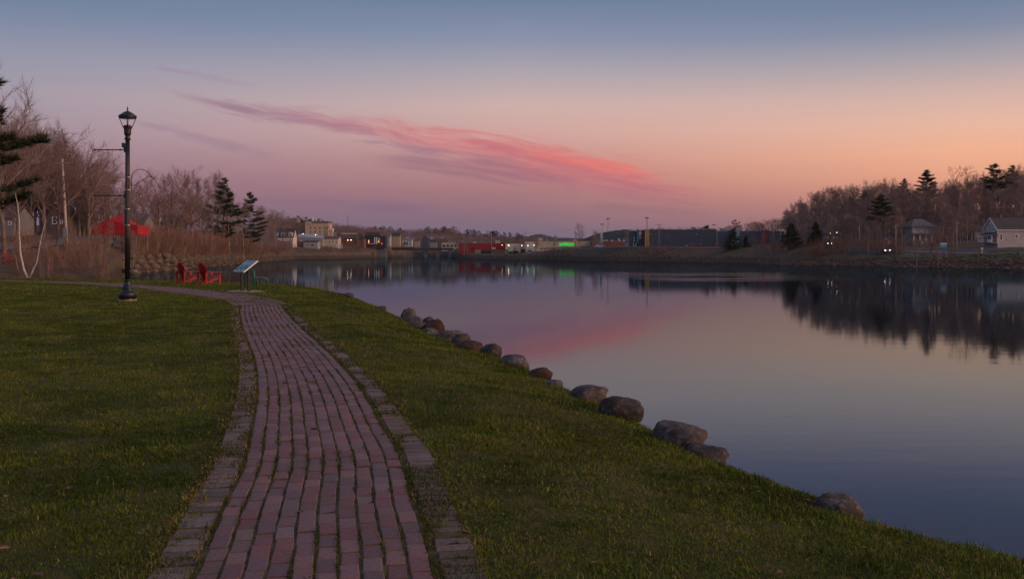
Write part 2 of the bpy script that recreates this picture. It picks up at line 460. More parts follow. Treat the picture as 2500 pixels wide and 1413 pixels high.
# ------------------------------------------------------------------ river
m = bpy.data.materials.new('river_water'); m.use_nodes = True; t = NT(m.node_tree); t.n.remove(t.n['Principled BSDF'])
pos = t.node('ShaderNodeNewGeometry').outputs['Position']; x, y, z = t.xyz(pos)
v1 = t.comb(t.m('MULTIPLY', x, 0.35), t.m('MULTIPLY', y, 1.1), 0.0); v2 = t.comb(t.m('MULTIPLY', x, 1.6), t.m('MULTIPLY', y, 4.0), 3.0)
h = t.m('ADD', t.m('MULTIPLY', t.noise(v1, 1.0, 3, 0.5), 0.014), t.m('MULTIPLY', t.noise(v2, 1.0, 2, 0.5), 0.004))
# wind-ruffled patch well out on the river
rm = t.m('MULTIPLY', t.m('MULTIPLY', t.mr(y, 128, 145), t.mr(y, 202, 186)), t.m('MULTIPLY', t.mr(x, 14, 24), t.mr(x, 60, 50)))
rm = t.m('MULTIPLY', rm, t.mr(t.noise(t.comb(t.m('MULTIPLY', x, 0.05), t.m('MULTIPLY', y, 0.25), 1.0), 1.0, 3), 0.42, 0.58))
h = t.m('ADD', h, t.m('MULTIPLY', t.m('MULTIPLY', t.noise(pos, 2.2, 2, 0.5), rm), 0.16))
bn = t.node('ShaderNodeBump'); bn.inputs['Strength'].default_value = 0.16; bn.inputs['Distance'].default_value = 1.0
t.put(bn.inputs['Height'], h)
fr = t.node('ShaderNodeFresnel'); fr.inputs['IOR'].default_value = 1.333; t.put(fr.inputs['Normal'], bn.outputs[0])
wgt = t.m('MULTIPLY', fr.outputs[0], t.m('SUBTRACT', 1.0, t.m('MULTIPLY', fr.outputs[0], 0.25)))
gl = t.node('ShaderNodeBsdfGlossy'); t.put(gl.inputs['Color'], t.mix(t.mr(fr.outputs[0], 0.20, 0.45), (1.0, 0.90, 1.0), (0.62, 0.85, 1.0))); gl.inputs['Roughness'].default_value = 0.035; t.put(gl.inputs['Normal'], bn.outputs[0])
df = t.node('ShaderNodeBsdfDiffuse'); df.inputs['Color'].default_value = (0.010, 0.013, 0.020, 1)
ms = t.node('ShaderNodeMixShader'); t.put(ms.inputs[0], wgt); t.put(ms.inputs[1], df.outputs[0]); t.put(ms.inputs[2], gl.outputs[0])
t.put(t.n['Material Output'].inputs[0], ms.outputs[0])
me = mesh_np('river', [(-1500, -60, WATER), (1500, -60, WATER), (1500, 1000, WATER), (-1500, 1000, WATER)], [0, 1, 2, 3], 4, m)
river = link('river', me); tag(river, kind='structure', label='calm river reflecting the dusk sky')

# ------------------------------------------------------------------ brick path
PATH = [(-0.55, 1.6), (-0.68, 3.0), (-0.92, 4.57), (-1.15, 5.84), (-1.36, 7.08), (-1.70, 8.58), (-2.17, 10.57), (-2.89, 13.27), (-3.77, 16.2), (-5.09, 20.6),
        (-6.35, 25.0), (-7.3, 28.4), (-8.8, 32.0), (-11.4, 36.0), (-15.0, 41.2), (-19.5, 46.2), (-25, 50.5), (-33, 54.5)]
def catmull(pts, n=24):
    p = [2 * np.array(pts[0]) - np.array(pts[1])] + [np.array(q, float) for q in pts] + [2 * np.array(pts[-1]) - np.array(pts[-2])]
    out = []
    for i in range(1, len(p) - 2):
        for k in range(n):
            t = k / n; a, b, c, d = p[i - 1], p[i], p[i + 1], p[i + 2]
            out.append(0.5 * (2 * b + (c - a) * t + (2 * a - 5 * b + 4 * c - d) * t * t + (-a + 3 * b - 3 * c + d) * t ** 3))
    out.append(p[-2]); return np.array(out)
PC = catmull(PATH); tg = np.gradient(PC, axis=0); tg /= np.linalg.norm(tg, axis=1)[:, None]
PNRM = np.stack([tg[:, 1], -tg[:, 0]], 1)       # to the right of the walking direction
NCOL, PITCH = 10, 0.1095
HALF = NCOL * PITCH / 2
path = empty('brick_path', (0, 0, 0)); tag(path, kind='structure', label='winding red brick garden path with mossy joints')
moss = mat('path_moss', (0.105, 0.088, 0.030), 0.95, 0.6, 7.0, bump=0.6, spec=0.1, rgb2=(0.15, 0.115, 0.055))
def ribbon(offs, dz):
    V = []
    for o in offs:
        xy = PC + PNRM * o; zz = lawn_z(xy[:, 0], xy[:, 1]) + dz
        V.append(np.column_stack([xy, zz]))
    V = np.stack(V, 1); n, k = V.shape[:2]; idx = np.arange(n * k).reshape(n, k)
    q = np.stack([idx[:-1, :-1], idx[:-1, 1:], idx[1:, 1:], idx[1:, :-1]], -1).reshape(-1, 4)
    return V.reshape(-1, 3), q
V, q = ribbon(np.linspace(-HALF - 0.22, HALF + 0.245, 9), 0.0175)
o = link('joint_bed', mesh_np('joint_bed', V, q, 4, moss, True), path)
brick_red = mat('brick_red', (0.205, 0.090, 0.080), 0.6, 0.22, 55.0, bump=0.35, bscale=120, obj_rand=0.24, spec=0.38)
brick_red_far = mat('brick_red_far', (0.205, 0.090, 0.080), 0.6, 0.22, 55.0, bump=0.35, bscale=120, island=0.24, spec=0.38)
border_m = mat('border_brick_grey', (0.175, 0.120, 0.108), 0.88, 0.25, 50.0, bump=0.4, bscale=110, obj_rand=0.28, spec=0.25)
border_far = mat('border_brick_far', (0.175, 0.120, 0.108), 0.88, 0.25, 50.0, bump=0.4, bscale=110, island=0.28, spec=0.25)
pieces = {'brick': [], 'border_brick': []}
r2 = random.Random(21)
def lay(off, pitch, size, kind, start):
    xy = PC + PNRM * off; seg = np.hypot(*np.diff(xy, axis=0).T); s = np.concatenate([[0], np.cumsum(seg)])
    d = start
    while d < s[-1]:
        p = (np.interp(d, s, xy[:, 0]), np.interp(d, s, xy[:, 1])); dx, dy = np.interp(d, s, tg[:, 0]), np.interp(d, s, tg[:, 1])
        pieces[kind].append((p[0], p[1], math.atan2(dy, dx) - math.pi / 2, size)); d += pitch
for j in range(NCOL):
    lay(-HALF + PITCH * (j + 0.5), 0.2125, (0.0975, 0.2005), 'brick', (0.106 if j % 2 else 0.0) + r2.uniform(-0.02, 0.02))
lay(-HALF - 0.118, 0.113, (0.190, 0.088), 'border_brick', 0.0)
lay(HALF + 0.140, 0.113, (0.190, 0.088), 'border_brick', 0.04)
for kind, mt, mf in (('brick', brick_red, brick_red_far), ('border_brick', border_m, border_far)):
    L = [p for p in pieces[kind] if p[1] > 2.0]
    L.sort(key=lambda p: p[1] + (100 if p[1] < 4.25 else 0))
    shared = {}
    far = MB()
    for i, (x, y, a, sz) in enumerate(L):
        if kind == 'border_brick' and r2.random() < 0.035: continue
        z = GZ(x, y) + 0.012 + r2.uniform(-0.004, 0.004); jx, jy = r2.uniform(-0.004, 0.004), r2.uniform(-0.004, 0.004)
        rz = a + r2.gauss(0, 0.018)
        if i < 300:
            v = r2.randrange(4)
            if (sz, v) not in shared:
                shared[(sz, v)] = MB().box((0, 0, -0.018), (sz[0] * (1 - 0.012 * v), sz[1] * (1 - 0.008 * v), 0.060), ch=0.006).mesh(kind, mt)
            link(kind, shared[(sz, v)], path, (x + jx, y + jy, z), (r2.gauss(0, 0.007), r2.gauss(0, 0.007), rz))
        else:
            far.box((x + jx, y + jy, z - 0.018), (sz[0], sz[1], 0.060), rz=rz, ch=0.006)
    tag(far.build('distant_' + kind + 's', mf, path), kind='stuff')

# ------------------------------------------------------------------ grass blades
def path_off(x, y):
    """signed lateral distance to the path centre line (right positive) for many points"""
    out = np.full(len(x), 99.0); sub = PC[::4]; n = PNRM[::4]
    for i in range(0, len(x), 200000):
        xs, ys = x[i:i + 200000], y[i:i + 200000]
        best = np.full(len(xs), 1e9); o = np.full(len(xs), 99.0)
        for (cx, cy), (nx, ny) in zip(sub, n):
            d = (xs - cx) ** 2 + (ys - cy) ** 2; k = d < best
            best[k] = d[k]; o[k] = ((xs - cx) * nx + (ys - cy) * ny)[k]
        out[i:i + 200000] = np.where(best < 9, np.sign(o) * np.maximum(np.abs(o), np.sqrt(best) * 0.97 * (np.abs(o) > 0.2)), 99.0)
    return out
g = np.random.default_rng(5)
def blades(name, X, Y, Hh, Wd, colr, segs, parent=None, lean=0.5, zoff=0.0):
    n = len(X); Z = lawn_z(X, Y) + zoff
    az = g.uniform(0, 2 * np.pi, n); la = g.uniform(0, 2 * np.pi, n); ln = (g.gamma(2.0, lean * 0.5, n) + 0.75 * (colr[:, 0] > colr[:, 1] * 1.08) * g.uniform(0, 1.4, n)).clip(0, 1.5)
    wx, wy = np.cos(az) * Wd / 2, np.sin(az) * Wd / 2
    hx, hy = np.cos(la) * Hh, np.sin(la) * Hh
    base = np.stack([X, Y, Z - 0.005], -1); w = np.stack([wx, wy, np.zeros(n)], -1)
    tip = base + np.stack([hx * np.sin(ln), hy * np.sin(ln), Hh * np.cos(ln) * 0.98 + 0.005], -1)
    if segs == 1:
        V = np.stack([base - w, base + w, tip], 1).reshape(-1, 3); Fc = np.arange(n * 3); k = 3
    else:
        mid = base + np.stack([hx * np.sin(ln) * 0.35, hy * np.sin(ln) * 0.35, Hh * np.cos(ln * 0.6) * 0.6], -1)
        V = np.stack([base - w, base + w, mid + w * 0.75, mid - w * 0.75, tip], 1).reshape(-1, 3)
        b0 = np.arange(n)[:, None] * 5; Fc = np.concatenate([b0 + np.array([[0, 1, 2]]), b0 + np.array([[0, 2, 3]]), b0 + np.array([[3, 2, 4]])], 1).ravel(); k = 5
    me = mesh_np(name, V, Fc, 3, grass_m)
    ca = me.color_attributes.new('tint', 'FLOAT_COLOR', 'POINT')
    cc = np.ones((n, k, 4), np.float32); cc[:, :, :3] = colr[:, None, :]; ca.data.foreach_set('color', cc.ravel())
    return link(name, me, parent)
grass_m = bpy.data.materials.new('grass_blades'); grass_m.use_nodes = True; t = NT(grass_m.node_tree); b = t.n['Principled BSDF']
at = t.node('ShaderNodeAttribute', attribute_name='tint'); t.put(b.inputs['Base Color'], at.outputs['Color'])
b.inputs['Roughness'].default_value = 0.85; b.inputs['Specular IOR Level'].default_value = 0.06
def grass_colour(X, Y, off):
    n = len(X)
    big = fbm(X * 0.35 + 9, Y * 0.35, 31); mid = fbm(X * 1.7, Y * 1.7, 47); fine = fbm(X * 5, Y * 5, 71)
    green = np.array([0.138, 0.178, 0.027]); deep = np.array([0.058, 0.086, 0.014]); straw = np.array([0.31, 0.225, 0.075])
    brown = np.array([0.11, 0.065, 0.020]); mossy = np.array([0.16, 0.135, 0.020])
    k = np.clip((0.5 * mid + 0.3 * fine + 0.2 * big - 0.38) / 0.20, 0, 1)[:, None]
    c = deep * (1 - k) + green * k
    s = lawn_s(X, Y)
    pst = 0.05 + 0.6 * np.clip((fine - 0.55) / 0.13, 0, 1) * np.clip((mid - 0.3) * 3, 0, 1) + 0.15 * np.clip((big - 0.55) * 5, 0, 1)
    pst = pst + 0.45 * np.exp(-((off + HALF + 0.24) / 0.10) ** 2) + 0.15 * np.exp(-((off - HALF - 0.3) / 0.12) ** 2)
    pst = pst + 0.10 * np.clip(1 - np.abs(s - 0.4) / 1.2, 0, 1)
    u = g.uniform(0, 1, n)
    c = np.where((u < pst)[:, None], straw * g.uniform(0.55, 1.25, (n, 1)), c)
    right = (off > 0) & (off < 20)
    pb = 0.02 + 0.28 * np.clip((fbm(X * 1.1 + 70, Y * 1.1, 91) - 0.58) * 6, 0, 1) * right
    c = np.where((g.uniform(0, 1, n) < pb)[:, None], brown * g.uniform(0.6, 1.3, (n, 1)), c)
    pm = 0.65 * np.clip((fbm(X * 0.8 + 20, Y * 0.8 + 7, 131) - 0.62) * 8, 0, 1) * right
    c = np.where((g.uniform(0, 1, n) < pm)[:, None], mossy * g.uniform(0.6, 1.2, (n, 1)), c)
    return (c * g.uniform(0.55, 1.4, (n, 1)) * np.array([1.0, 1.0, 0.85])).astype(np.float32)
BINS = [(3.6, 6, 7500, 0.040, 0.0050, 2), (6, 9, 5200, 0.042, 0.0065, 2), (9, 14, 3600, 0.044, 0.009, 1), (14, 22, 1700, 0.046, 0.014, 1),
        (22, 35, 700, 0.05, 0.024, 1), (35, 63, 230, 0.055, 0.045, 1)]
for i, (d0, d1, rho, hh, ww, sg) in enumerate(BINS):
    n = int(rho * (2900 / F) * (d1 * d1 - d0 * d0) / 2)
    D = np.sqrt(g.uniform(d0 * d0, d1 * d1, n)); X = (g.uniform(-200, 2700, n) - 1250) / F * D
    s = lawn_s(X, D); k = s > -0.9; X, D = X[k], D[k]
    off = path_off(X, D)
    rag = (fbm(X * 2.2, D * 2.2, 203) - 0.5) * 0.22
    rag = rag + 0.10 * np.clip((fbm(X * 6, D * 6, 207) - 0.6) * 6, 0, 1)
    k = (off < -(HALF + 0.155) + rag * 1.25) | (off > HALF + 0.19 - rag * 1.3)
    X, D, off = X[k], D[k], off[k]
    s = lawn_s(X, D)
    tuft = fbm(X * 2.6, D * 2.6, 57)
    fi = fbm(X * 7.0 + 3, D * 7.0, 61)
    Hh = hh * (0.16 + 1.35 * np.clip(tuft * 0.6 + fi * 0.7 - 0.25, 0, 1) ** 1.1) * g.uniform(0.5, 1.4, len(X)) * (1 + 0.5 * np.clip(1 - s / 1.0, 0, 1.2))
    tag(blades('lawn_grass', X, D, Hh, ww * g.uniform(0.6, 1.3, len(X)), grass_colour(X, D, off), sg, None, 0.95, np.where(np.abs(off) < HALF + 0.27, 0.014, 0.0)), kind='stuff',
        label='short patchy lawn grass with straw and moss')
def near_path_lift(off): return np.where(np.abs(off) < HALF + 0.30, 0.016, 0.0)
# weeds in the path joints
n = 80000
ii = g.integers(20, len(PC) - 120, n); jj = g.integers(0, NCOL + 1, n); lo = -HALF + jj * PITCH
XY = PC[ii] + PNRM[ii] * (lo + g.normal(0, 0.009, n))[:, None] + tg[ii] * g.uniform(-0.15, 0.15, n)[:, None]
X, Y = XY[:, 0], XY[:, 1]
keep = (fbm(X * 3.1 + 5, Y * 1.6, 301) + 0.11 * ((jj == 0) | (jj == NCOL)) + 0.04 * (np.abs(jj - 5) > 3)) > 0.545
keep &= Y > 3.5
X, Y, jj = X[keep], Y[keep], jj[keep]
wc = np.array([0.080, 0.090, 0.024]) * g.uniform(0.5, 1.5, (len(X), 1)) * np.array([1, 1, 1]) 
tag(blades('joint_weeds', X, Y, g.uniform(0.012, 0.040, len(X)), np.clip(Y * 0.0013, 0.007, 0.035), wc.astype(np.float32), 1, path, 0.9, 0.012), kind='stuff')

# grass and thatch creeping over the border bricks
n = 46000
ii = g.integers(20, len(PC) - 150, n); side = np.where(g.uniform(0, 1, n) < .5, -1, 1)
lo = np.where(side < 0, -HALF - g.uniform(0.01, 0.22, n), HALF + g.uniform(0.02, 0.25, n))
XY = PC[ii] + PNRM[ii] * lo[:, None] + tg[ii] * g.uniform(-0.15, 0.15, n)[:, None]; X, Y = XY[:, 0], XY[:, 1]
edge = np.abs(np.abs(lo) - HALF - 0.12) / 0.12
keep = (fbm(X * 4.2 + 15, Y * 2.4, 411) + 0.18 * edge > 0.575) & (Y > 3.4)
X, Y, lo = X[keep], Y[keep], lo[keep]; u = g.uniform(0, 1, len(X))
wc = np.where((u < np.where(lo < 0, .55, .25))[:, None], np.array([0.30, 0.20, 0.10]), np.array([0.075, 0.085, 0.020])) * g.uniform(0.5, 1.3, (len(X), 1))
tag(blades('border_thatch', X, Y, g.uniform(0.015, 0.045, len(X)), np.clip(Y * 0.0012, 0.006, 0.03), wc.astype(np.float32), 1, path, 1.1, 0.022), kind='stuff')
# ------------------------------------------------------------------ tree builders
bark = mat('bark_brown', (0.20, 0.140, 0.115), 0.95, 0.35, 2.0, spec=0.1)
bark_pale = mat('bark_pale', (0.34, 0.26, 0.22), 0.95, 0.3, 1.5, spec=0.1)
twig_m = mat('twigs_redbrown', (0.27, 0.165, 0.135), 0.95, 0.3, 0.5, obj_rand=0.22, spec=0.1)
twig_grey = mat('twigs_greybrown', (0.31, 0.205, 0.175), 0.95, 0.3, 0.5, obj_rand=0.20, spec=0.1)
shrub_m = mat('shrub_stems', (0.29, 0.155, 0.110), 0.95, 0.35, 0.8, obj_rand=0.30, spec=0.1)
needle_m = mat('pine_needles', (0.050, 0.068, 0.024), 0.8, 0.4, 0.8, obj_rand=0.25, spec=0.2)
needle_y = mat('fir_needles', (0.062, 0.064, 0.022), 0.8, 0.4, 0.8, obj_rand=0.25, spec=0.2)

def perp(d, r):
    a = d.orthogonal().normalized(); b = d.cross(a); th = r.uniform(0, 2 * math.pi)
    return a * math.cos(th) + b * math.sin(th)
class Tree:
    def __init__(s, seed): s.r = random.Random(seed); s.trunk = MB(); s.limb = MB(); s.tw = []
    def twig(s, p, d, L, w):
        o = perp(d, s.r) * (w / 2); s.tw += [p - o, p + o, p + d * L]
    def branch(s, p, d, L, r0, lev, spec):
        r = s.r; sp = spec[lev]; n = sp['seg']; pts = [p.copy()]; q = p.copy(); dd = d.copy(); dirs = [dd.copy()]
        for i in range(n):
            dd = (dd + perp(dd, r) * sp['bend'] + Vector((0, 0, 1)) * sp['up']).normalized()
            q = q + dd * (L / n); pts.append(q.copy()); dirs.append(dd.copy())
        end = sp.get('end', 0.35)
        rads = [r0 * (1 - (1 - end) * i / n) for i in range(n + 1)]
        (s.trunk if lev == 0 else s.limb).tube(pts, rads, sp['sides'], cap=False)
        if lev + 1 < len(spec):
            c = spec[lev + 1]
            for k in range(sp['kids']):
                t = sp['t0'] + (1 - sp['t0']) * ((k + r.random() * 0.8) / sp['kids']); f = t * n; i = min(int(f), n - 1); w = f - i
                b = pts[i].lerp(pts[i + 1], w); bd = dirs[i + 1]
                a = math.radians(r.uniform(*c['ang'])); nd = (bd * math.cos(a) + perp(bd, r) * math.sin(a)).normalized()
                if nd.z < c.get('minz', -0.3): nd.z = abs(nd.z) * 0.4; nd.normalize()
                LL = L * r.uniform(*c['len']) * (1 - 0.35 * t if lev else 1.0)
                s.branch(b, nd, LL, max(rads[i] * c['rr'], 0.012), lev + 1, spec)
        else:
            for k in range(sp['twigs']):
                t = 0.15 + 0.85 * r.random(); f = t * n; i = min(int(f), n - 1); b = pts[i].lerp(pts[i + 1], f - i); bd = dirs[i + 1]
                a = math.radians(r.uniform(15, 55)); nd = (bd * math.cos(a) + perp(bd, r) * math.sin(a) + Vector((0, 0, 0.25))).normalized()
                s.twig(b, nd, sp['tl'] * r.uniform(0.5, 1.2), sp['tw'])
            s.twig(pts[-1], dirs[-1], sp['tl'], sp['tw'])
    def meshes(s, mt, ml):
        v = np.array([tuple(q) for q in s.tw], np.float32).reshape(-1, 3); b = len(s.limb.v)
        s.limb.f += [(b + i, b + i + 1, b + i + 2) for i in range(0, len(v), 3)]; s.limb.sm += [False] * (len(v) // 3); s.limb.v += [tuple(q) for q in v]
        a = bpy.data.meshes.new('trunk'); a.from_pydata([tuple(q) for q in s.trunk.v], [], s.trunk.f); a.materials.append(mt)
        c = bpy.data.meshes.new('crown'); c.from_pydata([tuple(q) for q in s.limb.v], [], s.limb.f); c.materials.append(ml)
        for m_, mb in ((a, s.trunk), (c, s.limb)): m_.polygons.foreach_set('use_smooth', mb.sm); m_.update()
        return a, c
def bare(seed, kind):
    T = Tree(seed)
    if kind == 'spread':      # open grown maple, 10 m tall in its own units
        spec = [dict(seg=5, bend=.06, up=.0, sides=7, kids=9, t0=.30, end=.45),
                dict(seg=6, bend=.16, up=.10, sides=5, kids=7, t0=.25, ang=(28, 62), len=(.55, .85), rr=.62, end=.3),
                dict(seg=4, bend=.18, up=.08, sides=4, kids=6, t0=.2, ang=(25, 60), len=(.35, .55), rr=.55, end=.4),
                dict(seg=3, bend=.2, up=.06, sides=3, twigs=6, ang=(25, 60), len=(.4, .62), rr=.55, end=.4, tl=.66, tw=.014)]
        T.branch(Vector((0, 0, -.3)), Vector((0, 0, 1)), 6.0, .15, 0, spec)
    elif kind == 'forest':    # tall and narrow
        spec = [dict(seg=7, bend=.05, up=.04, sides=6, kids=15, t0=.22, end=.18),
                dict(seg=5, bend=.14, up=.16, sides=4, kids=6, t0=.25, ang=(28, 55), len=(.20, .36), rr=.5, end=.3),
                dict(seg=3, bend=.16, up=.10, sides=3, kids=5, t0=.2, ang=(25, 55), len=(.35, .6), rr=.5, end=.4),
                dict(seg=2, bend=.2, up=.08, sides=3, twigs=6, ang=(25, 60), len=(.4, .65), rr=.55, end=.4, tl=.62, tw=.017)]
        T.branch(Vector((0, 0, -.4)), Vector((0, 0, 1)), 9.0, .17, 0, spec)
    elif kind == 'oak':       # crooked heavy limbs
        spec = [dict(seg=6, bend=.10, up=.05, sides=7, kids=9, t0=.45, end=.4),
                dict(seg=8, bend=.34, up=.10, sides=5, kids=8, t0=.3, ang=(30, 75), len=(.5, .8), rr=.6, end=.3),
                dict(seg=5, bend=.32, up=.06, sides=4, kids=5, t0=.2, ang=(30, 65), len=(.3, .5), rr=.5, end=.4),
                dict(seg=3, bend=.3, up=.02, sides=3, twigs=8, ang=(25, 60), len=(.4, .6), rr=.55, end=.4, tl=.4, tw=.02)]
        T.branch(Vector((0, 0, -.3)), Vector((0, 0, 1)), 6.4, .17, 0, spec)
    return T.meshes(bark_pale if kind == 'forest' else bark, twig_grey if kind == 'forest' else twig_m)
def pine(seed, H=10.0, spread=3.1, whorl=.5, flat=True, dens=14, mat_n=None, start=.18, droop=0.0):
    T = Tree(seed); r = T.r
    pts = [Vector((0, 0, -.3))]; 
    for i in range(8): pts.append(Vector((r.gauss(0, .05), r.gauss(0, .05), H * (i + 1) / 8)))
    T.trunk.tube(pts, [.13 * (1 - .9 * i / 8) * H / 10 for i in range(9)], 6, cap=False)
    tri = []
    z = H * start
    while z < H * .99:
        f = (z / H - start) / (1 - start)
        prof = (math.sin(min(1, f * 1.5 + .28) * math.pi / 2) * (1 - f) ** .75 + .05) if flat else (1 - f) ** .9 + .04
        nb = r.randint(3, 5) if flat else r.randint(5, 7)
        for k in range(nb):
            if flat and r.random() < .15: continue
            a = r.uniform(0, 2 * math.pi); L = spread * prof * r.uniform(.55, 1.25)
            up = r.uniform(.02, .30) if flat else r.uniform(-.25, .1) - droop
            d = Vector((math.cos(a), math.sin(a), up)).normalized(); p0 = Vector((0, 0, z + r.uniform(-.15, .15)))
            pp = [p0 + d * (L * t) + Vector((0, 0, (.14 if flat else .05) * L * t * t)) for t in (0, .35, .7, 1)]
            T.limb.tube(pp, [.035, .025, .015, .006], 3, cap=False)
            m = max(4, int(dens * L))
            side = d.cross(Vector((0, 0, 1))).normalized()
            for _ in range(m):
                t = r.uniform(.22, 1.03) ** .8; c = pp[0].lerp(pp[3], min(t, 1)) + side * r.gauss(0, .20 * L * (1.1 - t) + .07) + Vector((0, 0, r.uniform(-.02, .10)))
                for _k in range(17):
                    v = Vector((r.gauss(0, 1), r.gauss(0, 1), abs(r.gauss(0, .8)) if flat else r.gauss(-.1, .6)))
                    v = (v.normalized() + d * .5).normalized(); o = perp(v, r) * r.uniform(.018, .036)
                    tri += [c - o, c + o, c + v * r.uniform(.22, .50)]
        z += whorl * r.uniform(.7, 1.3) * (.6 + .4 * (1 - f))
    nl = len(T.limb.f)
    b = len(T.limb.v); T.limb.v += [tuple(q) for q in tri]
    T.limb.f += [(b + i, b + i + 1, b + i + 2) for i in range(0, len(tri), 3)]; T.limb.sm += [False] * (len(tri) // 3)
    me, cr = T.meshes(bark, bark)
    cr.materials.append(mat_n or needle_m)
    mi = np.zeros(len(cr.polygons), np.int32); mi[nl:] = 1; cr.polygons.foreach_set('material_index', mi)
    return me, cr
def shrub(seed, n=26, H=3.2, spread=1.3, tw=.022, kid=9):
    T = Tree(seed); r = T.r; st = MB()
    for k in range(n):
        a = r.uniform(0, 2 * math.pi); rad = spread * math.sqrt(r.random()) * .55
        p = Vector((math.cos(a) * rad, math.sin(a) * rad, -.15)); d = Vector((math.cos(a) * r.uniform(0, .38), math.sin(a) * r.uniform(0, .38), 1)).normalized()
        L = H * r.uniform(.55, 1.08); q = p.copy(); pts = [p]; dd = d
        for i in range(4):
            dd = (dd + perp(dd, r) * .09 + Vector((0, 0, .05))).normalized(); q = q + dd * (L / 4); pts.append(q.copy())
        st.tube(pts, [tw * .9, tw * .8, tw * .6, tw * .45, tw * .2], 3, cap=False)
        for _ in range(kid):
            t = r.uniform(.3, .98) * 4; i = min(int(t), 3); b = pts[i].lerp(pts[i + 1], t - i)
            nd = (dd + perp(dd, r) * r.uniform(.25, .7)).normalized(); T.twig(b, nd, H * r.uniform(.10, .28), tw)
    T.limb = st
    c = T.meshes(bark, shrub_m)[1]; c.name = 'stems'
    return c

SPREAD = [bare(100 + i, 'spread') for i in range(4)]
FOREST = [bare(200 + i, 'forest') for i in range(5)]
OAK = [bare(302, 'oak'), bare(305, 'oak')]
PINE = [pine(401), pine(402, spread=3.5, whorl=.6), pine(403, spread=2.9, whorl=.42, start=.34)]
FIR = [pine(451, spread=2.5, whorl=.32, flat=False, dens=10, mat_n=needle_y, start=.04, droop=.05), pine(452, spread=2.9, whorl=.34, flat=False, dens=9, mat_n=needle_y, start=.06)]
SHRUB = [shrub(500 + i) for i in range(4)]
tr = random.Random(77)
def tree(proto, px, D, H, label, cat='tree', group=None, name='bare_tree', z=None, wide=1.0, unit=10.0, rz=None, crown='crown'):
    p = G(px, D)
    if z is not None: p.z = z
    e = empty(name, p, tr.uniform(0, 6.28) if rz is None else rz, label, cat, group)
    s = H / unit; e.scale = (s * wide, s * wide, s)
    link('trunk', proto[0], e); link(crown, proto[1], e)
    return e
def bush(px, D, H, label, group, wide=1.0, name='bare_shrub'):
    p = G(px, D); o = link(name, tr.choice(SHRUB), None, p, (0, 0, tr.uniform(0, 6.28)), (H / 3.2 * wide, H / 3.2 * wide, H / 3.2))
    return tag(o, label, 'shrub', group)

# skyline of the photo: column -> row of the tree tops
SILL = ([-100, -60, 0, 60, 105, 150, 190, 225, 262, 300, 335, 390, 430, 470, 520, 560, 600, 650, 700], [262, 258, 250, 296, 276, 300, 335, 370, 365, 425, 428, 400, 412, 432, 432, 465, 490, 515, 528])
SILR = ([1912, 1925, 1960, 2000, 2050, 2100, 2150, 2200, 2250, 2300, 2340, 2400, 2450, 2500, 2600], [535, 502, 482, 466, 456, 450, 442, 446, 458, 448, 440, 428, 418, 414, 408])
def sky_tree(proto, px, D, drop, label, sil, **k):
    g_ = G(px, D).z; H = max(5.0, WZ(float(np.interp(px, *sil)) + drop, D) - g_)
    return tree(proto, px, D, H, label, **k)
# --- left bank: tall bare maples behind the lawn (photo column, distance, rows below the skyline)
LT = [(40, 150, 10), (105, 172, 0), (-40, 160, 5), (165, 190, 5), (10, 120, -70), (140, 150, 30), (215, 185, 4), (255, 200, 0), (-90, 140, 20), (75, 205, 15),
      (190, 215, 8), (290, 230, 8), (330, 225, 5), (388, 232, 0), (422, 262, 0), (352, 260, 15), (455, 285, 5), (300, 270, 25), (235, 250, 15), (130, 240, 25), (60, 250, 25), (0, 240, 30)]
for i, (px, D, dr) in enumerate(LT):
    sky_tree(SPREAD[i % 4], px, D, dr, 'tall bare brown tree in the grove behind the red tent on the left bank', SILL, group='bare trees of the left grove', wide=.95)
NT2 = [(470, 300, 4), (492, 310, 0), (515, 305, 8), (530, 325, 0), (560, 322, 4), (578, 345, 2), (595, 350, 10), (640, 425, 4), (505, 345, 15), (446, 300, 20), (622, 400, 10), (655, 450, 4), (675, 490, 0), (410, 300, 30)]
for i, (px, D, dr) in enumerate(NT2):
    sky_tree(FOREST[i % 5], px, D, dr, 'slender bare tree in the clump around the two left bank pines', SILL, group='slender bare trees around the pines', wide=.85)
tree(PINE[0], 545, 322, 23.5, 'tall dark pine with layered branches, left one of the riverside pair', name='pine_tree', wide=1.05)
tree(PINE[1], 610, 375, 23.0, 'shorter dark pine leaning over the water, right one of the riverside pair', name='pine_tree', wide=.98)
tree(PINE[1], -58, 62, 14.6, 'big dark green pine reaching into the picture at its left edge', name='pine_tree', wide=1.0, rz=0.6)
for k, (px, D, H) in enumerate([(668, 560, 13), (690, 600, 12), (655, 520, 14), (640, 600, 15), (712, 640, 12), (680, 660, 15), (630, 480, 12), (702, 560, 9)]):
    tree(FOREST[k % 5], px, D, H, 'bare tree on the brown slope left of the dormer house', group='bare trees on the slope by the town', wide=1.3)

for k in range(64):
    px = -70 + 740 * (k + tr.random()) / 64; D = float(np.interp(px, KPX, KD[:, 0])) + tr.uniform(40, 130); D = max(D, 210)
    sky_tree(FOREST[k % 5], px, D, tr.uniform(45, 120), 'slim bare tree deep in the left grove, part of its brown backdrop', SILL, group='backdrop trees of the left grove', wide=1.25)
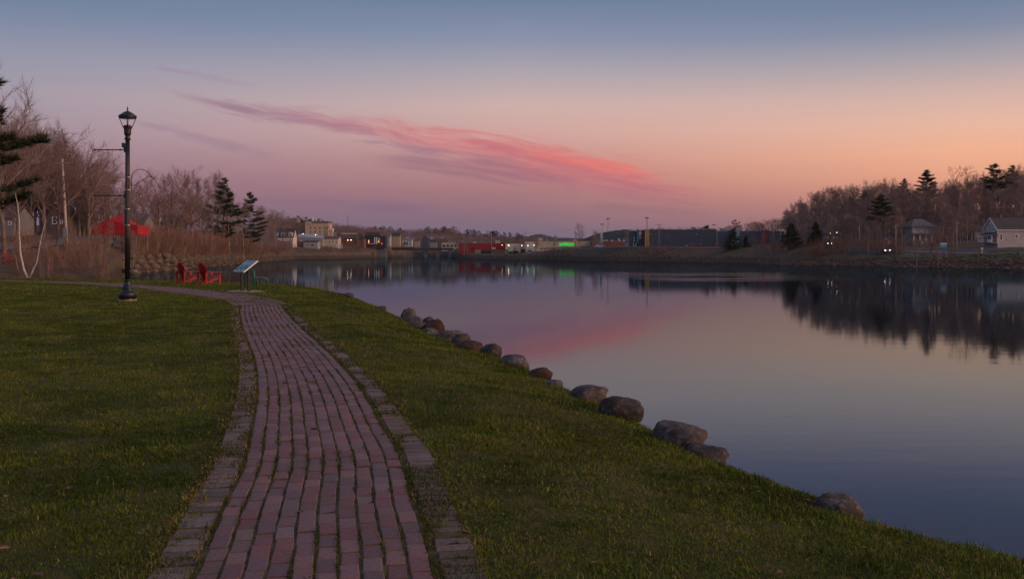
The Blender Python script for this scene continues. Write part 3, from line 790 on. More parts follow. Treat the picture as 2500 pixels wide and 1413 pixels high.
# --- left bank shrubs
SL = 'leafless reddish shrub in the thicket along the left river bank'
for k in range(150):
    px = 318 + (705 - 318) * (k + tr.random()) / 150
    d0 = np.interp(px, KPX, KD[:, 0]); D = d0 + tr.uniform(7, 34 + 10 * (px > 430))
    bush(px, D, tr.uniform(2.8, 5.2) * (1.4 if 360 < px < 640 else 1.0), SL, 'shrubs of the left bank thicket', 1.15)
SN = 'thin bare brown shrub growing behind the lawn on the left'
for k in range(46):
    px = tr.uniform(90, 330) if k > 8 else tr.uniform(-40, 90)
    bush(px, tr.uniform(72, 92) if px < 262 else tr.uniform(92, 175), tr.uniform(1.2, 2.6), SN, 'thin shrubs behind the lawn', .75)
for k in range(40):
    px = tr.uniform(20, 330); bush(px, tr.uniform(118, 165) if px < 255 else tr.uniform(182, 215), tr.uniform(1.6, 3.2), 'low brown shrub on the grassy slope below the red tent', 'shrubs on the left slope', 1.1)

for px, D, H in ((236, 172, 5), (268, 168, 4.5), (325, 184, 6)):
    tree(FOREST[tr.randrange(5)], px, D, H, 'thin bare sapling in front of the red tent', group='saplings before the red tent', name='sapling', wide=1.1)
# --- right hillside forest
RL = 'bare hardwood tree in the brown forest on the right hillside'
k = 0
for row, (f, n, hs) in enumerate([(-0.12, 34, 8.5), (0.04, 36, 10), (0.20, 38, 11.5), (0.36, 40, 12.5), (0.54, 42, 13.5), (0.74, 42, 14), (0.95, 42, 14.2), (1.15, 36, 14.2)]):
    for i in range(n):
        px = 1918 + (2590 - 1918) * (i + tr.random()) / n
        d3, d4 = np.interp(px, KPX, KD[:, 3]), np.interp(px, KPX, KD[:, 4])
        D = d3 + 8 + (d4 - d3) * (f + tr.uniform(-.09, .09))
        if row < 3 and (2215 < px < 2295 or 2380 < px): continue
        if row >= 5: sky_tree(FOREST[k % 5], px, D, tr.uniform(0, 22), RL, SILR, group='right hillside forest trees', name='hardwood_tree', wide=tr.uniform(.95, 1.25))
        else: tree(FOREST[k % 5], px, D, hs * tr.uniform(.82, 1.15), RL, group='right hillside forest trees', name='hardwood_tree', wide=tr.uniform(1.0, 1.35))
        k += 1
for px, D, H, pr, lab in [(2150, 335, 15.5, PINE[2], 'dark pine with a split rounded crown standing alone before the right forest'),
                          (2207, 400, 15.5, PINE[0], 'pale green pine rising just above the right forest edge'),
                          (2262, 395, 18.5, PINE[2], 'bushy green pine topping the forest left of the crooked oak'),
                          (2425, 372, 19.5, PINE[1], 'broad flat-topped pine above the gabled house'),
                          (2470, 380, 18, PINE[0], 'pine half hidden beside the broad one above the gabled house'),
                          (2112, 420, 14, PINE[2], 'small dark pine on the skyline of the right forest')]:
    tree(pr, px, D, H, lab, name='pine_tree', wide=1.25 if D < 380 else 1.15)
tree(OAK[0], 2335, 362, 21, 'crooked bare oak standing above the forest on the right skyline', name='oak_tree', wide=1.1)
tree(SPREAD[2], 2465, 375, 20, 'upright bare tree on the skyline beside the broad pine', wide=.6)
for px, D, H, pr, lab in [(1790, 405, 8.5, FIR[1], 'squat olive evergreen on the bank before the blue pillar'), (1822, 408, 5.0, FIR[0], 'smallest evergreen right of the blue pillar'),
                          (1932, 352, 9.0, FIR[1], 'wide dark fir at the water side of the right bank'), (1991, 350, 8.2, FIR[0], 'pointed dark fir left of the lit house'),
                          (2015, 410, 9.0, FIR[1], 'fir half hidden behind the lit house')]:
    tree(pr, px, D, H, lab, name='fir_tree', wide=1.75)
# roadside trees on the right bank
for i, (px, D, H) in enumerate([(2238, 262, 7), (2272, 268, 10.5), (2290, 258, 5.5), (2323, 268, 9.5), (2120, 300, 8), (2075, 305, 8.5), (1860, 372, 8), (1845, 380, 6.5), (1885, 366, 7.5), (2098, 300, 6)]):
    tree((SPREAD + OAK)[i % 6] if i % 2 else FOREST[i % 5], px, D, H, 'small bare tree on the grassy bank between road and river at right', group='bare trees on the right bank', wide=.9)
for k in range(70):
    px = tr.uniform(1830, 2200); d1, d2 = np.interp(px, KPX, KD[:, 1]), np.interp(px, KPX, KD[:, 2]); 
    bush(px, tr.uniform(d1 + 2, d2 + 4), tr.uniform(2.2, 5.0), 'bare brown shrub along the right river bank below the road', 'shrubs of the right bank', 1.1)
for k in range(60):
    px = tr.choice([tr.uniform(1320, 1400), tr.uniform(1560, 1840), tr.uniform(1580, 1640)]); d1, d2 = np.interp(px, KPX, KD[:, 1]), np.interp(px, KPX, KD[:, 2])
    bush(px, tr.uniform(d1, d2 - 2), tr.uniform(1.2, 2.8), 'low bare shrub on the embankment below the shopping centre', 'shrubs on the shopping centre bank', 1.3)
for k in range(24):
    px = tr.uniform(700, 960); d1, d2 = np.interp(px, KPX, KD[:, 0]), np.interp(px, KPX, KD[:, 2])
    bush(px, tr.uniform(d1 + 5, d2), tr.uniform(2.5, 5.5), 'bare shrub on the town waterfront below the houses', 'shrubs on the town waterfront', 1.3)
for i, (px, D, H) in enumerate([(722, 612, 9), (795, 650, 14), (812, 655, 9), (1133, 632, 9), (1142, 640, 10), (948, 775, 10), (1352, 545, 8), (1417, 560, 13), (1451, 520, 9), (1460, 525, 8), (1310, 560, 9), (875, 700, 9), (1065, 1010, 12)]):
    tree(FOREST[i % 5], px, D, H, 'lone bare tree among the buildings across the river', group='bare trees among the far buildings', wide=1.2)

# --- distant woods that read as one mass
def low_tree(r, H, conif):
    v = []
    if conif:
        for k in range(46):
            f = r.random(); z = H * (.45 + .55 * f); R = H * .27 * math.sqrt(max(0, 1 - (2 * f - .8) ** 2 / 1.5)) + .2; a = r.uniform(0, 6.28); c = Vector((math.cos(a) * R * r.random(), math.sin(a) * R * r.random(), z))
            for _ in range(3):
                d = Vector((r.gauss(0, 1), r.gauss(0, 1), r.gauss(0, .25))).normalized(); o = perp(d, r) * .36; v += [c - o, c + o, c + d * r.uniform(.7, 1.5)]
        v += [Vector((-.25, 0, -1)), Vector((.25, 0, -1)), Vector((0, 0, H * .9))]
    else:
        v += [Vector((-.22, 0, -1)), Vector((.22, 0, -1)), Vector((0, 0, H * .8))]
        for k in range(80):
            th = r.uniform(0, 6.28); f = r.random(); R = H * .30 * math.sqrt(r.random()); z = H * (.3 + .62 * f); R *= math.sin(min(1, .25 + f) * math.pi * .72)
            p = Vector((math.cos(th) * R, math.sin(th) * R, z)); d = Vector((p.x, p.y, H * .28)).normalized() + Vector((r.gauss(0, .35), r.gauss(0, .35), .2)); d.normalize()
            o = perp(d, r) * r.uniform(.05, .11); v += [p - o, p + o, p + d * r.uniform(1.0, 2.3)]
    return np.array([tuple(q) for q in v], np.float32)
LOWB = [low_tree(tr, 11, False) for _ in range(6)]; LOWC = [low_tree(tr, 12, True) for _ in range(5)]
far_twig = mat('distant_twigs', (0.24, 0.155, 0.135), 0.95, 0.25, 0.02, spec=0.05, island=0.0)
far_pine = mat('distant_pines', (0.040, 0.055, 0.034), 0.9, 0.3, 0.05, spec=0.05)
def wood(name, label, protos, spots, mt):
    out = []
    for (px, D, s) in spots:
        p = G(px, D); a = tr.uniform(0, 6.28); c, sn = math.cos(a), math.sin(a); v = tr.choice(protos) * s
        out.append(np.stack([v[:, 0] * c - v[:, 1] * sn + p.x, v[:, 0] * sn + v[:, 1] * c + p.y, v[:, 2] + p.z], 1))
    V = np.concatenate(out); return tag(link(name, mesh_np(name, V, np.arange(len(V)), 3, mt)), label=label, kind='stuff')
sp = []
for k in range(1250):
    px = 640 + (1340 - 640) * tr.random(); d3, d4 = np.interp(px, KPX, KD[:, 3]), np.interp(px, KPX, KD[:, 4])
    D = d3 - 20 + (d4 - d3 + 110) * tr.random() ** .85
    if 735 < px < 812 and D < 800: continue
    if px < 735 and D < 650: continue
    if px > 1110 and D < 700: continue
    sp.append((px, D, tr.uniform(.75, 1.15) * (1.0 if px < 1120 else .85)))
wood('distant_bare_wood', 'mass of bare brown trees on the hills behind the town', LOWB, sp, far_twig)
sp = [(px + tr.uniform(-5, 5), np.interp(px, KPX, KD[:, 4]) + tr.uniform(-15, 30), tr.uniform(.85, 1.2)) for px in
      [735, 745, 757, 768, 778, 730, 915, 930, 940, 955, 965, 975, 1040, 1050, 1060, 1068, 1078, 1085, 1092, 1098, 1105, 1112, 1120, 1135, 1140, 1148, 1155, 1162, 1170, 1185, 1195, 1205, 1212, 1222, 1232, 1250, 1258, 1268, 1275, 1180, 1190, 1200, 1210, 1220]]
wood('distant_pine_wood', 'dark pines along the skyline behind the bridge and warehouse', LOWC, sp, far_pine)
sp = []
for k in range(170):
    px = tr.uniform(1530, 1935); D = tr.uniform(600, 760); yt = np.interp(px, [1530, 1600, 1700, 1760, 1800, 1850, 1930], [560, 554, 552, 555, 546, 538, 528]) + tr.uniform(0, 9)
    sp.append((px, D, max(.4, (WZ(yt, D) - G(px, D).z) / 10.8)))
wood('wood_behind_mall', 'low bare wood on the rise behind the blue building', LOWB, sp, far_twig)
sp = [(px, 640, (WZ(yt, 640) - G(px, 640).z) / 12) for px, yt in [(1693, 553), (1795, 537), (1862, 546), (1905, 540), (1915, 534), (1925, 524), (1850, 550), (1780, 550)]]
wood('pines_behind_mall', 'few dark pines on the rise behind the blue building', LOWC, sp, far_pine)
# blue hills on the horizon
hill_m = mat('far_hill', (0.060, 0.080, 0.085), 0.95, 0.4, 0.012, spec=0.0, bump=0.8, bscale=0.05)
def ridge(label, D, prof, depth):
    pxs = np.linspace(prof[0][0], prof[-1][0], 180); ys = np.interp(pxs, [p[0] for p in prof], [p[1] for p in prof])
    ys = ys + (fbm(pxs * .25, pxs * 0 + D, 8, 4) - .5) * 3.2 * np.clip((615 - ys) / 20, 0, 1)
    X = WX(pxs, D); Z = WZ(ys, D); n = len(pxs); V = []
    for f, zf in ((-.6, 0), (-.3, .6), (0, 1), (.5, .7), (1, 0)): V.append(np.stack([X * (1 + f * depth / D), np.full(n, D + f * depth), (Z + 5) * zf - 5], 1))
    V = np.concatenate(V); idx = np.arange(5 * n).reshape(5, n); q = np.stack([idx[:-1, :-1], idx[:-1, 1:], idx[1:, 1:], idx[1:, :-1]], -1).reshape(-1, 4)
    return tag(link('hill', mesh_np('hill', V, q, 4, hill_m, True)), label=label, kind='structure')
ridge('dark wooded ridge behind the grocery store', 1500, [(1330, 600), (1390, 592), (1430, 581), (1460, 570), (1500, 563), (1530, 560), (1560, 564), (1600, 572), (1680, 585), (1760, 600)], 500)
ridge('low pair of blue hills on the horizon', 3600, [(1180, 590), (1240, 582), (1272, 576), (1290, 577), (1308, 572), (1322, 571), (1340, 576), (1360, 580), (1420, 582), (1500, 586), (1600, 592)], 900)
# ------------------------------------------------------------------ boulders along the lawn's edge
def stone_mesh(seed, sub=3, rough=0.22, flat=0.8):
    import bmesh
    bm = bmesh.new(); bmesh.ops.create_icosphere(bm, subdivisions=sub, radius=1.0)
    r = random.Random(seed); ax = [(Vector((r.gauss(0, 1), r.gauss(0, 1), r.gauss(0, 1))).normalized(), r.uniform(.68, .92)) for _ in range(14)] + [(Vector((0.12, -.1, 1)).normalized(), r.uniform(.78, .9))]
    from mathutils import noise as mn
    off = Vector((seed * 3.1, seed * 1.7, seed * .9))
    for v in bm.verts:
        p = v.co.copy(); k = 1.0
        for a, h in ax:
            d = p.dot(a)
            if d > h: k = min(k, h / d + .12 * (1 - h / d))
        p = p * k * 1.12; p *= 1 + rough * .7 * mn.noise(p * 1.3 + off) + rough * .30 * mn.noise(p * 4.2 + off) + rough * .12 * mn.noise(p * 11 + off)
        p.z *= flat; v.co = p
    me = bpy.data.meshes.new('boulder'); bm.to_mesh(me); bm.free(); me.polygons.foreach_set('use_smooth', [True] * len(me.polygons)); return me
def rock_mat(name, a, b_, lich, amt):
    m = bpy.data.materials.new(name); m.use_nodes = True; t = NT(m.node_tree); b = t.n['Principled BSDF']
    pos = t.node('ShaderNodeNewGeometry').outputs['Position']
    c = t.mix(t.mr(t.noise(pos, 7, 5, .6), .35, .65), a, b_)
    c = t.mix(t.m('MULTIPLY', t.mr(t.noise(pos, 16, 5, .75), .52, .66), amt), c, lich)
    c = t.mix(t.mr(t.noise(pos, 70, 2, .6), .55, .75), c, tuple(q * .55 for q in a))
    t.put(b.inputs['Base Color'], c); b.inputs['Roughness'].default_value = .9; b.inputs['Specular IOR Level'].default_value = .25
    bn = t.node('ShaderNodeBump'); bn.inputs['Strength'].default_value = .6; bn.inputs['Distance'].default_value = .03
    t.put(bn.inputs['Height'], t.noise(pos, 30, 5, .65)); t.put(b.inputs['Normal'], bn.outputs[0]); return m
RK = {'g': rock_mat('granite_grey', (.075, .056, .050), (.135, .105, .095), (.33, .29, .27), .55), 'r': rock_mat('stone_rust', (.055, .028, .021), (.09, .045, .032), (.28, .18, .13), .3),
      'p': rock_mat('granite_pale', (.085, .070, .068), (.15, .128, .125), (.38, .35, .34), .65), 'd': rock_mat('stone_dark', (.05, .038, .035), (.09, .067, .060), (.30, .26, .24), .5)}
BO = [(980, 1014, 752, 768, 'g', 'farthest small grey boulder of the row on the lawn edge'), (992, 1031, 766, 780, 'p', 'low pale slab of rock next to the farthest boulder'),
      (1029, 1062, 769, 783, 'g', 'small grey stone behind the rust brown boulder'), (1031, 1084, 777, 806, 'r', 'dark rust brown rounded boulder in the far group'),
      (996, 1044, 782, 804, 'g', 'grey rounded boulder left of the rust brown one'), (1031, 1068, 799, 815, 'p', 'small pale stone in the grass before the rust brown boulder'),
      (1064, 1131, 800, 824, 'p', 'long pale lichen-covered boulder past the rust brown one'), (1098, 1146, 813, 834, 'd', 'dark small boulder leaning on the long pale one'),
      (1109, 1178, 829, 858, 'r', 'broad brown boulder half sunk in dry grass'), (1174, 1225, 837, 863, 'd', 'dark grey boulder right beside the broad brown one'),
      (1226, 1290, 861, 904, 'p', 'sloping lichen-spotted boulder in the middle of the row'), (1288, 1347, 894, 930, 'r', 'smooth dark red-brown boulder with a round top'),
      (1334, 1372, 924, 944, 'p', 'little pale stone below the smooth red-brown boulder'), (1392, 1484, 938, 976, 'g', 'wide grey speckled boulder before the smooth dark one'),
      (1472, 1565, 965, 1028, 'd', 'big smooth dark boulder rounded toward the water'), (1601, 1722, 1025, 1092, 'g', 'largest lichen-mottled boulder of the near pair'),
      (1671, 1775, 1084, 1135, 'd', 'dark angular boulder in front of the largest one'), (1999, 2102, 1197, 1275, 'g', 'nearest boulder, alone at the lawn edge at right'),
      (832, 860, 713, 728, 'd', 'small dark stone at the far end of the lawn edge'), (912, 940, 745, 756, 'd', 'tiny brown stone in the grass far along the edge')]
for i, (x0, x1, y0, y1, k, lab) in enumerate(BO):
    pc = (x0 + x1) / 2; ys = float(np.interp(-pc, [-e_[0] for e_ in EDGE_PX], [e_[1] for e_ in EDGE_PX]))
    D = 1.82 * F / (min(y1 + 4, ys + 6) - HZ) ; w = (x1 - x0) / F * D; top = WZ(y0 + .10 * (y1 - y0), D + w * .2)
    bot = min(float(lawn_z(np.array([WX(pc, D)]), np.array([D]))[0]) - .04, WZ(y1, D)) - .05; h = Vector((WX(pc, D), D, (top + bot) / 2)); hh = (top - bot) / 2
    me = stone_mesh(i + 3, 4 if h.y < 14 else 3); me.materials.append(RK[k])
    o = link('boulder', me, None, (h.x, h.y + w * .2, h.z), (rnd.uniform(-.12, .12), rnd.uniform(-.12, .12), rnd.uniform(0, 6)), (w * .55, w * .55, hh * 1.32))
    tag(o, lab, 'boulder', 'boulders on the lawn edge')
# a bent twig poking out over the water
h = hit(1790, 1136); tw = MB().tube([h, h + Vector((.06, .02, .035)), h + Vector((.12, .02, .045)), h + Vector((.17, .03, .035))], [.004, .0035, .003, .002], 5)
tag(tw.build('twig', bark), 'thin bent twig sticking out of the grass over the water', 'twig')

# fallen leaves on the lawn
lr = random.Random(31); lf = MB()
for k in range(260):
    px_, D_ = lr.uniform(-150, 2450), 4.2 * (1 + 6 * lr.random() ** 1.6); x_ = WX(px_, D_)
    if float(lawn_s(np.array([x_]), np.array([D_]))[0]) < .15: continue
    z_ = float(lawn_z(np.array([x_]), np.array([D_]))[0]) + .018; a_ = lr.uniform(0, 6.28); s_ = lr.uniform(.018, .040); c_, n_ = math.cos(a_), math.sin(a_)
    pts_ = [(-1, 0, .1), (-.3, -.55, .35), (.5, -.4, .3), (1, 0, .15), (.5, .45, .4), (-.3, .5, .25), (0, 0, 0)]
    lf.add([(x_ + s_ * (p[0] * c_ - p[1] * n_), D_ + s_ * (p[0] * n_ + p[1] * c_), z_ + s_ * p[2] * lr.uniform(.5, 1.5)) for p in pts_], [(6, i, (i + 1) % 6) for i in range(6)])
tag(lf.build('leaf_litter', mat('dead_leaf', (.16, .085, .05), .9, .4, 6.0, island=.35)), label='scattered dead brown leaves on lawn and path', kind='stuff')

# ------------------------------------------------------------------ lamp post
iron = mat('black_iron', (.018, .018, .020), .38, .3, 6.0, bump=.08, bscale=40, spec=.6)
steel_band = mat('steel_band', (.72, .62, .50), .22, .1, 8.0, metal=1.0)
conc = mat('concrete', (.34, .27, .23), .9, .2, 9.0, bump=.4)
greyp = mat('grey_plastic', (.30, .28, .29), .6, .15, 5.0)
h = hit(311, 735); LD = h.y; PXM = LD / F       # metres per photo pixel at the lamp
lamp = empty('lamp_post', (WX(311.5, LD), LD, h.z), 0, 'tall black fluted lamp post with lantern head on the lawn', 'lamp post')
def lz(py): return (735 - py) * PXM
MB().lathe([(.29, -.15), (.29, lz(730)), (.28, lz(729))], 4).build('footing', conc, lamp, rz=math.radians(40))
MB().lathe([(.262, lz(729)), (.265, lz(718)), (.25, lz(714)), (.20, lz(711)), (.165, lz(708)), (.165, lz(705)), (.175, lz(703)), (.165, lz(701)), (.13, lz(697)), (.095, lz(690)), (.088, lz(686)),
            (.098, lz(685)), (.098, lz(682.5)), (.085, lz(682))], 32).build('base_casting', iron, lamp)
MB().lathe([(.083, lz(683)), (.080, lz(560)), (.072, lz(430)), (.066, lz(341))], 96, flute=.10, nfl=16).build('fluted_shaft', iron, lamp)
lan = MB().lathe([(.090, lz(341.5)), (.098, lz(340)), (.098, lz(338.5)), (.075, lz(337)), (.070, lz(332)), (.098, lz(329)), (.105, lz(327)), (.105, lz(318)), (.120, lz(313)), (.135, lz(311)), (.13, lz(309)), (.10, lz(306.5)), (.05, lz(305.6)), (.002, lz(305.4))], 40, flute=.05, nfl=20)
lan = lan.build('lantern_cup', iron, lamp)
rf = MB().lathe([(.262, lz(287)), (.272, lz(286)), (.272, lz(283.5)), (.25, lz(282)), (.21, lz(280)), (.11, lz(274.5)), (.05, lz(272)), (.02, lz(271.2))], 40)
rf.lathe([(.255, lz(289.5)), (.262, lz(287))], 40)
roof = rf.build('lantern_roof', iron, lamp)
MB().lathe([(.016, lz(272)), (.016, lz(269)), (.034, lz(267.6)), (.016, lz(266)), (.018, lz(263.5)), (.002, lz(259.5))], 12).build('finial', iron, roof)
for k in range(4):
    a = math.radians(25 + 90 * k); MB().tube([(.125 * math.cos(a), .125 * math.sin(a), lz(312)), (.245 * math.cos(a), .245 * math.sin(a), lz(288.5))], .011, 6).build('strut', iron, lamp)
glass_m = bpy.data.materials.new('lantern_glass'); glass_m.use_nodes = True; t = NT(glass_m.node_tree); b = t.n['Principled BSDF']
b.inputs['Base Color'].default_value = (1, 1, 1, 1); b.inputs['Roughness'].default_value = .04; b.inputs['Alpha'].default_value = .07
MB().lathe([(.115, lz(310.5)), (.228, lz(289.2))], 32).build('lantern_glass', glass_m, lamp)
for py, nm in ((366, 'banner_arm'), (477.5, 'banner_arm')):
    x0, x1 = -.09, (231 - 311.5) * PXM
    bm_ = MB().tube([(x0, 0, lz(py)), (x1, 0, lz(py))], .017, 8).tube([(x0 - .10, 0, lz(py)), (x0 - .16, 0, lz(py))], .028, 8)
    bm_.box((-.085, 0, lz(py)), (.03, .08, .16)); bm_ = bm_.build(nm, iron, lamp)
    MB().lathe([(.001, -.034), (.024, -.024), (.034, 0), (.024, .024), (.001, .034)], 12, (x1, 0, lz(py))).build('ball_end', iron, bm_)
MB().box((-.125, 0, lz(354.5)), (.085, .08, .14), ch=.015).box((-.10, 0, lz(361)), (.05, .05, .07)).build('photocell_box', greyp if False else iron, lamp)
for py in (433, 464, 511, 550): MB().lathe([(.083, lz(py + .9)), (.087, lz(py + .8)), (.087, lz(py - .8)), (.083, lz(py - .9))], 32).build('steel_band', steel_band, lamp)
def arc(cx, cz, r, a0, a1, n=14): return [(cx + r * math.cos(math.radians(a0 + (a1 - a0) * i / n)), -.02, cz + r * math.sin(math.radians(a0 + (a1 - a0) * i / n))) for i in range(n + 1)]
hx = lambda px: (px - 311.5) * PXM
br = MB().tube([(hx(321.5), -.02, lz(468)), (hx(321), -.02, lz(440)), (hx(322), -.02, lz(430)), (hx(327), -.02, lz(420)), (hx(335), -.02, lz(415)), (hx(345), -.02, lz(413.5)), (hx(356), -.02, lz(416)), (hx(365), -.02, lz(423)), (hx(371), -.02, lz(432)),
                (hx(375), -.02, lz(437)), (hx(379), -.02, lz(436)), (hx(380.5), -.02, lz(431))], .010, 7)
br.tube([(hx(322), -.02, lz(447)), (hx(323), -.02, lz(452)), (hx(327), -.02, lz(453.5)), (hx(333), -.02, lz(450)), (hx(362), -.02, lz(431)), (hx(368), -.02, lz(430.5)), (hx(371), -.02, lz(434))], .009, 7)
br.tube([(hx(321.5), -.02, lz(462)), (hx(323), -.02, lz(469)), (hx(327), -.02, lz(470)), (hx(329), -.02, lz(466))], .008, 7).build('scroll_bracket', iron, lamp)
MB().box((hx(319.5), -.02, lz(435)), (.035, .03, .12)).box((hx(319.5), -.02, lz(463)), (.035, .03, .13)).build('bracket_clamp', steel_band, lamp)
MB().box((hx(303.5), -.01, lz(531)), (.035, .05, .50)).build('conduit_box', greyp, lamp, label='pale grey strip box on the side of the post')
MB().tube([(hx(302.5), 0, lz(497)), (hx(302.5), 0, lz(478))], .010, 6).build('hanging_rod', greyp, lamp)
MB().box((hx(301.5), 0, lz(661)), (.09, .07, .14), ch=.01).build('outlet_box', iron, lamp)
MB().tube([(hx(324), -.09, lz(661.5)), (hx(336), -.09, lz(661.5))], .036, 10).box((hx(322), -.05, lz(661.5)), (.06, .1, .03)).build('flood_light', greyp, lamp)

# ------------------------------------------------------------------ Adirondack chairs
red = mat('chair_red', (.36, .010, .012), .45, .2, 4.0, spec=.4)
def adirondack(loc, rz, label, group):
    e = empty('adirondack_chair', loc, rz, label, 'chair', group)     # local: faces -y, origin on the ground
    ang = math.radians(20)
    for i, xx in enumerate((-.235, -.14, -.047, .047, .14, .235)):
        L = (.70, .80, .86, .86, .80, .70)[i]
        y0, z0 = .20, .22
        m_ = MB(); up = Vector((0, math.sin(ang), math.cos(ang))); f = (1 if i < 3 else -1) * 0
        spread = xx * .35
        p0 = Vector((xx * .72, y0, z0)); p1 = Vector((xx * 1.12, y0, z0)) + up * L
        w = .044; th = Vector((0, math.cos(ang), -math.sin(ang))) * .011
        vs = []
        for p, ww in ((p0, w * .8), (p1 - up * .03, w), (p1, w * .6)):
            for sx in (-1, 1):
                vs += [p + Vector((sx * ww, 0, 0)) - th, p + Vector((sx * ww, 0, 0)) + th]
        m_.add(vs, [(0, 1, 3, 2), (0, 2, 6, 4), (2, 3, 7, 6), (3, 1, 5, 7), (1, 0, 4, 5), (4, 6, 10, 8), (6, 7, 11, 10), (7, 5, 9, 11), (5, 4, 8, 9), (8, 10, 11, 9)])
        m_.build('back_slat', red, e)
    MB().box((0, .415, .56), (.66, .025, .07), rx=-ang).build('back_rail', red, e)
    for k in range(6):
        yy = -.36 + k * .098; MB().box((0, yy, .365 - (yy + .36) * .30), (.54, .085, .020), rx=-.29).build('seat_slat', red, e)
    for s in (-1, 1):
        MB().prism([(-.40, .26), (-.40, .37), (.10, .22), (.62, .02), (.62, -.01), (.50, -.01), (.06, .12)], 0, s * .285 - .014, s * .285 + .014).build('side_rail', red, e)
        MB().box((s * .315, -.36, .28), (.025, .10, .58)).box((s * .345, -.36, .50), (.05, .03, .12)).build('front_leg', red, e)
        MB().box((s * .315, .40, .29), (.025, .09, .60)).build('rear_leg', red, e)
        MB().box((s * .345, .02, .58), (.13, .88, .022), ch=.004).build('armrest', red, e)
    return e
h = hit(459, 691.5); adirondack(h, math.radians(180 - 38), 'left red wooden garden chair facing the water by the path', 'red chairs by the water')
h = hit(511, 693.5); adirondack(h, math.radians(180 - 36), 'right red wooden garden chair facing the water, nearer the sign', 'red chairs by the water')
for px, D, a, lab in ((22, 90, 70, 'red garden chair at the far left edge on the far grass'), (146, 112, 60, 'small distant red garden chair among brown shrubs below the road')):
    adirondack(G(px, D), math.radians(a), lab, 'red chairs on the far grass')

# ------------------------------------------------------------------ interpretive sign
h = hit(598, 711.5); SD = h.y
sign = empty('information_sign', h, math.radians(38.5), 'tilted information board on two dark posts beside the path', 'sign')
post_m = mat('dark_post', (.022, .016, .015), .6, .3, 6.0)
for yy in (-.32, .32): MB().box((.02, yy, .40), (.10, .10, .95)).build('post', post_m, sign)
pl = MB(); n_ = 14
pad = [(.62 * math.cos(2 * math.pi * i / n_) * (1 + .08 * math.sin(i * 2.2)), .95 * math.sin(2 * math.pi * i / n_)) for i in range(n_)]
pl.prism(pad, 2, -.06, .025).build('gravel_pad', conc, sign)
panel = bpy.data.materials.new('sign_print'); panel.use_nodes = True; t = NT(panel.node_tree); b = t.n['Principled BSDF']
ox, oy, oz = t.xyz(t.node('ShaderNodeTexCoord').outputs['Object'])
base = t.mix(t.m('GREATER_THAN', ox, .085), (.028, .15, .105), (.33, .42, .55))
def rect(x0, x1, y0, y1): return t.m('MULTIPLY', t.m('MULTIPLY', t.m('GREATER_THAN', ox, x0), t.m('LESS_THAN', ox, x1)), t.m('MULTIPLY', t.m('GREATER_THAN', oy, y0), t.m('LESS_THAN', oy, y1)))
for rc, colr in (((-.26, -.19, -.30, -.12), (.62, .68, .66)), ((-.26, -.19, .08, .20), (.62, .68, .66)), ((-.02, .04, -.34, -.24), (.58, .66, .62)), ((-.02, .05, .10, .18), (.70, .76, .70)), ((-.13, -.09, -.05, .12), (.30, .36, .12)), ((-.06, .05, .22, .40), (.06, .22, .30)),
                 ((.20, .24, -.25, .12), (.42, .26, .30)), ((-.34, -.285, -.46, .46), (.46, .52, .60))):
    base = t.mix(rect(*rc), base, colr)
t.put(b.inputs['Base Color'], base); b.inputs['Roughness'].default_value = .22
tilt = -math.radians(37)
pn = link('panel', MB().box((0, 0, 0), (.66, .96, .02)).mesh('panel', panel), sign, (.02, 0, .96), (0, tilt, 0))
fr_ = MB()
for sx in (-.34, .34): fr_.box((sx, 0, 0), (.03, 1.02, .035))
for sy in (-.497, .497): fr_.box((0, sy, 0), (.65, .03, .035))
alum = mat('aluminium', (.55, .52, .52), .35, .1, 6.0, metal=.8)
link('frame', fr_.mesh('frame', alum), pn)

# ------------------------------------------------------------------ green bench
green = mat('bench_green', (.012, .16, .095), .4, .2, 5.0, spec=.5)
slat_m = mat('bench_slat', (.10, .10, .115), .5, .25, 5.0)
h = hit(637, 702); bench = empty('park_bench', (WX(620, h.y), h.y, h.z), math.radians(31), 'green tubular park bench facing the river behind the sign', 'bench')
# local: +x faces the river, y along the bench, origin under the near back post
BL = 1.5
MB().tube([(0, 0, -.1), (0, 0, .60), (-.01, .03, .68), (-.02, .12, .72), (-.02, BL - .12, .72), (-.01, BL - .03, .68), (0, BL, .60), (0, BL, -.1)], .042, 10).build('back_frame', green, bench)
for yy in (.0, BL): MB().tube([(.03, yy, .40), (.45, yy, .385), (.54, yy, .36), (.575, yy, .29), (.58, yy, -.1)], .040, 10).build('seat_leg', green, bench)
for q in range(4): MB().box((.03, BL / 2, .40 + q * .085), (.025, BL - .10, .075)).build('back_slat', slat_m, bench)
for q in range(4): MB().box((.11 + q * .115, BL / 2, .425 - q * .006), (.10, BL + .06, .026), ch=.006).build('seat_slat', slat_m, bench)

# ------------------------------------------------------------------ stone walls on the left
st = [stone_mesh(60 + i, 2, .18, .8) for i in range(6)]
wall_rock = rock_mat('wall_stone', (.12, .082, .064), (.22, .155, .12), (.34, .27, .22), .45)
for me in st: me.materials.append(wall_rock)
rw = empty('stone_wall', G(380, 190), 0, 'high dry wall of rounded boulders at the cove left of the chairs', 'stone wall')
bx = rw.location.copy(); ws = random.Random(4)
for row in range(4):
    npx = 300
    while npx < 452:
        d0 = float(np.interp(npx, KPX, KD[:, 0])); d0 = max(d0, 150) if npx < 320 else d0
        w = ws.uniform(.75, 1.35) * (1.12 - row * .07); D = d0 + 1.0 + row * .75
        z = WATER + .1 + row * .98 + ws.uniform(-.12, .12)
        if not (npx > 405 and row > 2 and ws.random() < .7):
            link('stone', ws.choice(st), rw, Vector((WX(npx, D), D, z)) - bx, (ws.uniform(-.3, .3), ws.uniform(-.3, .3), ws.uniform(0, 6)), (w, w * .9, w * .78))
        npx += w * 1.75 / d0 * F
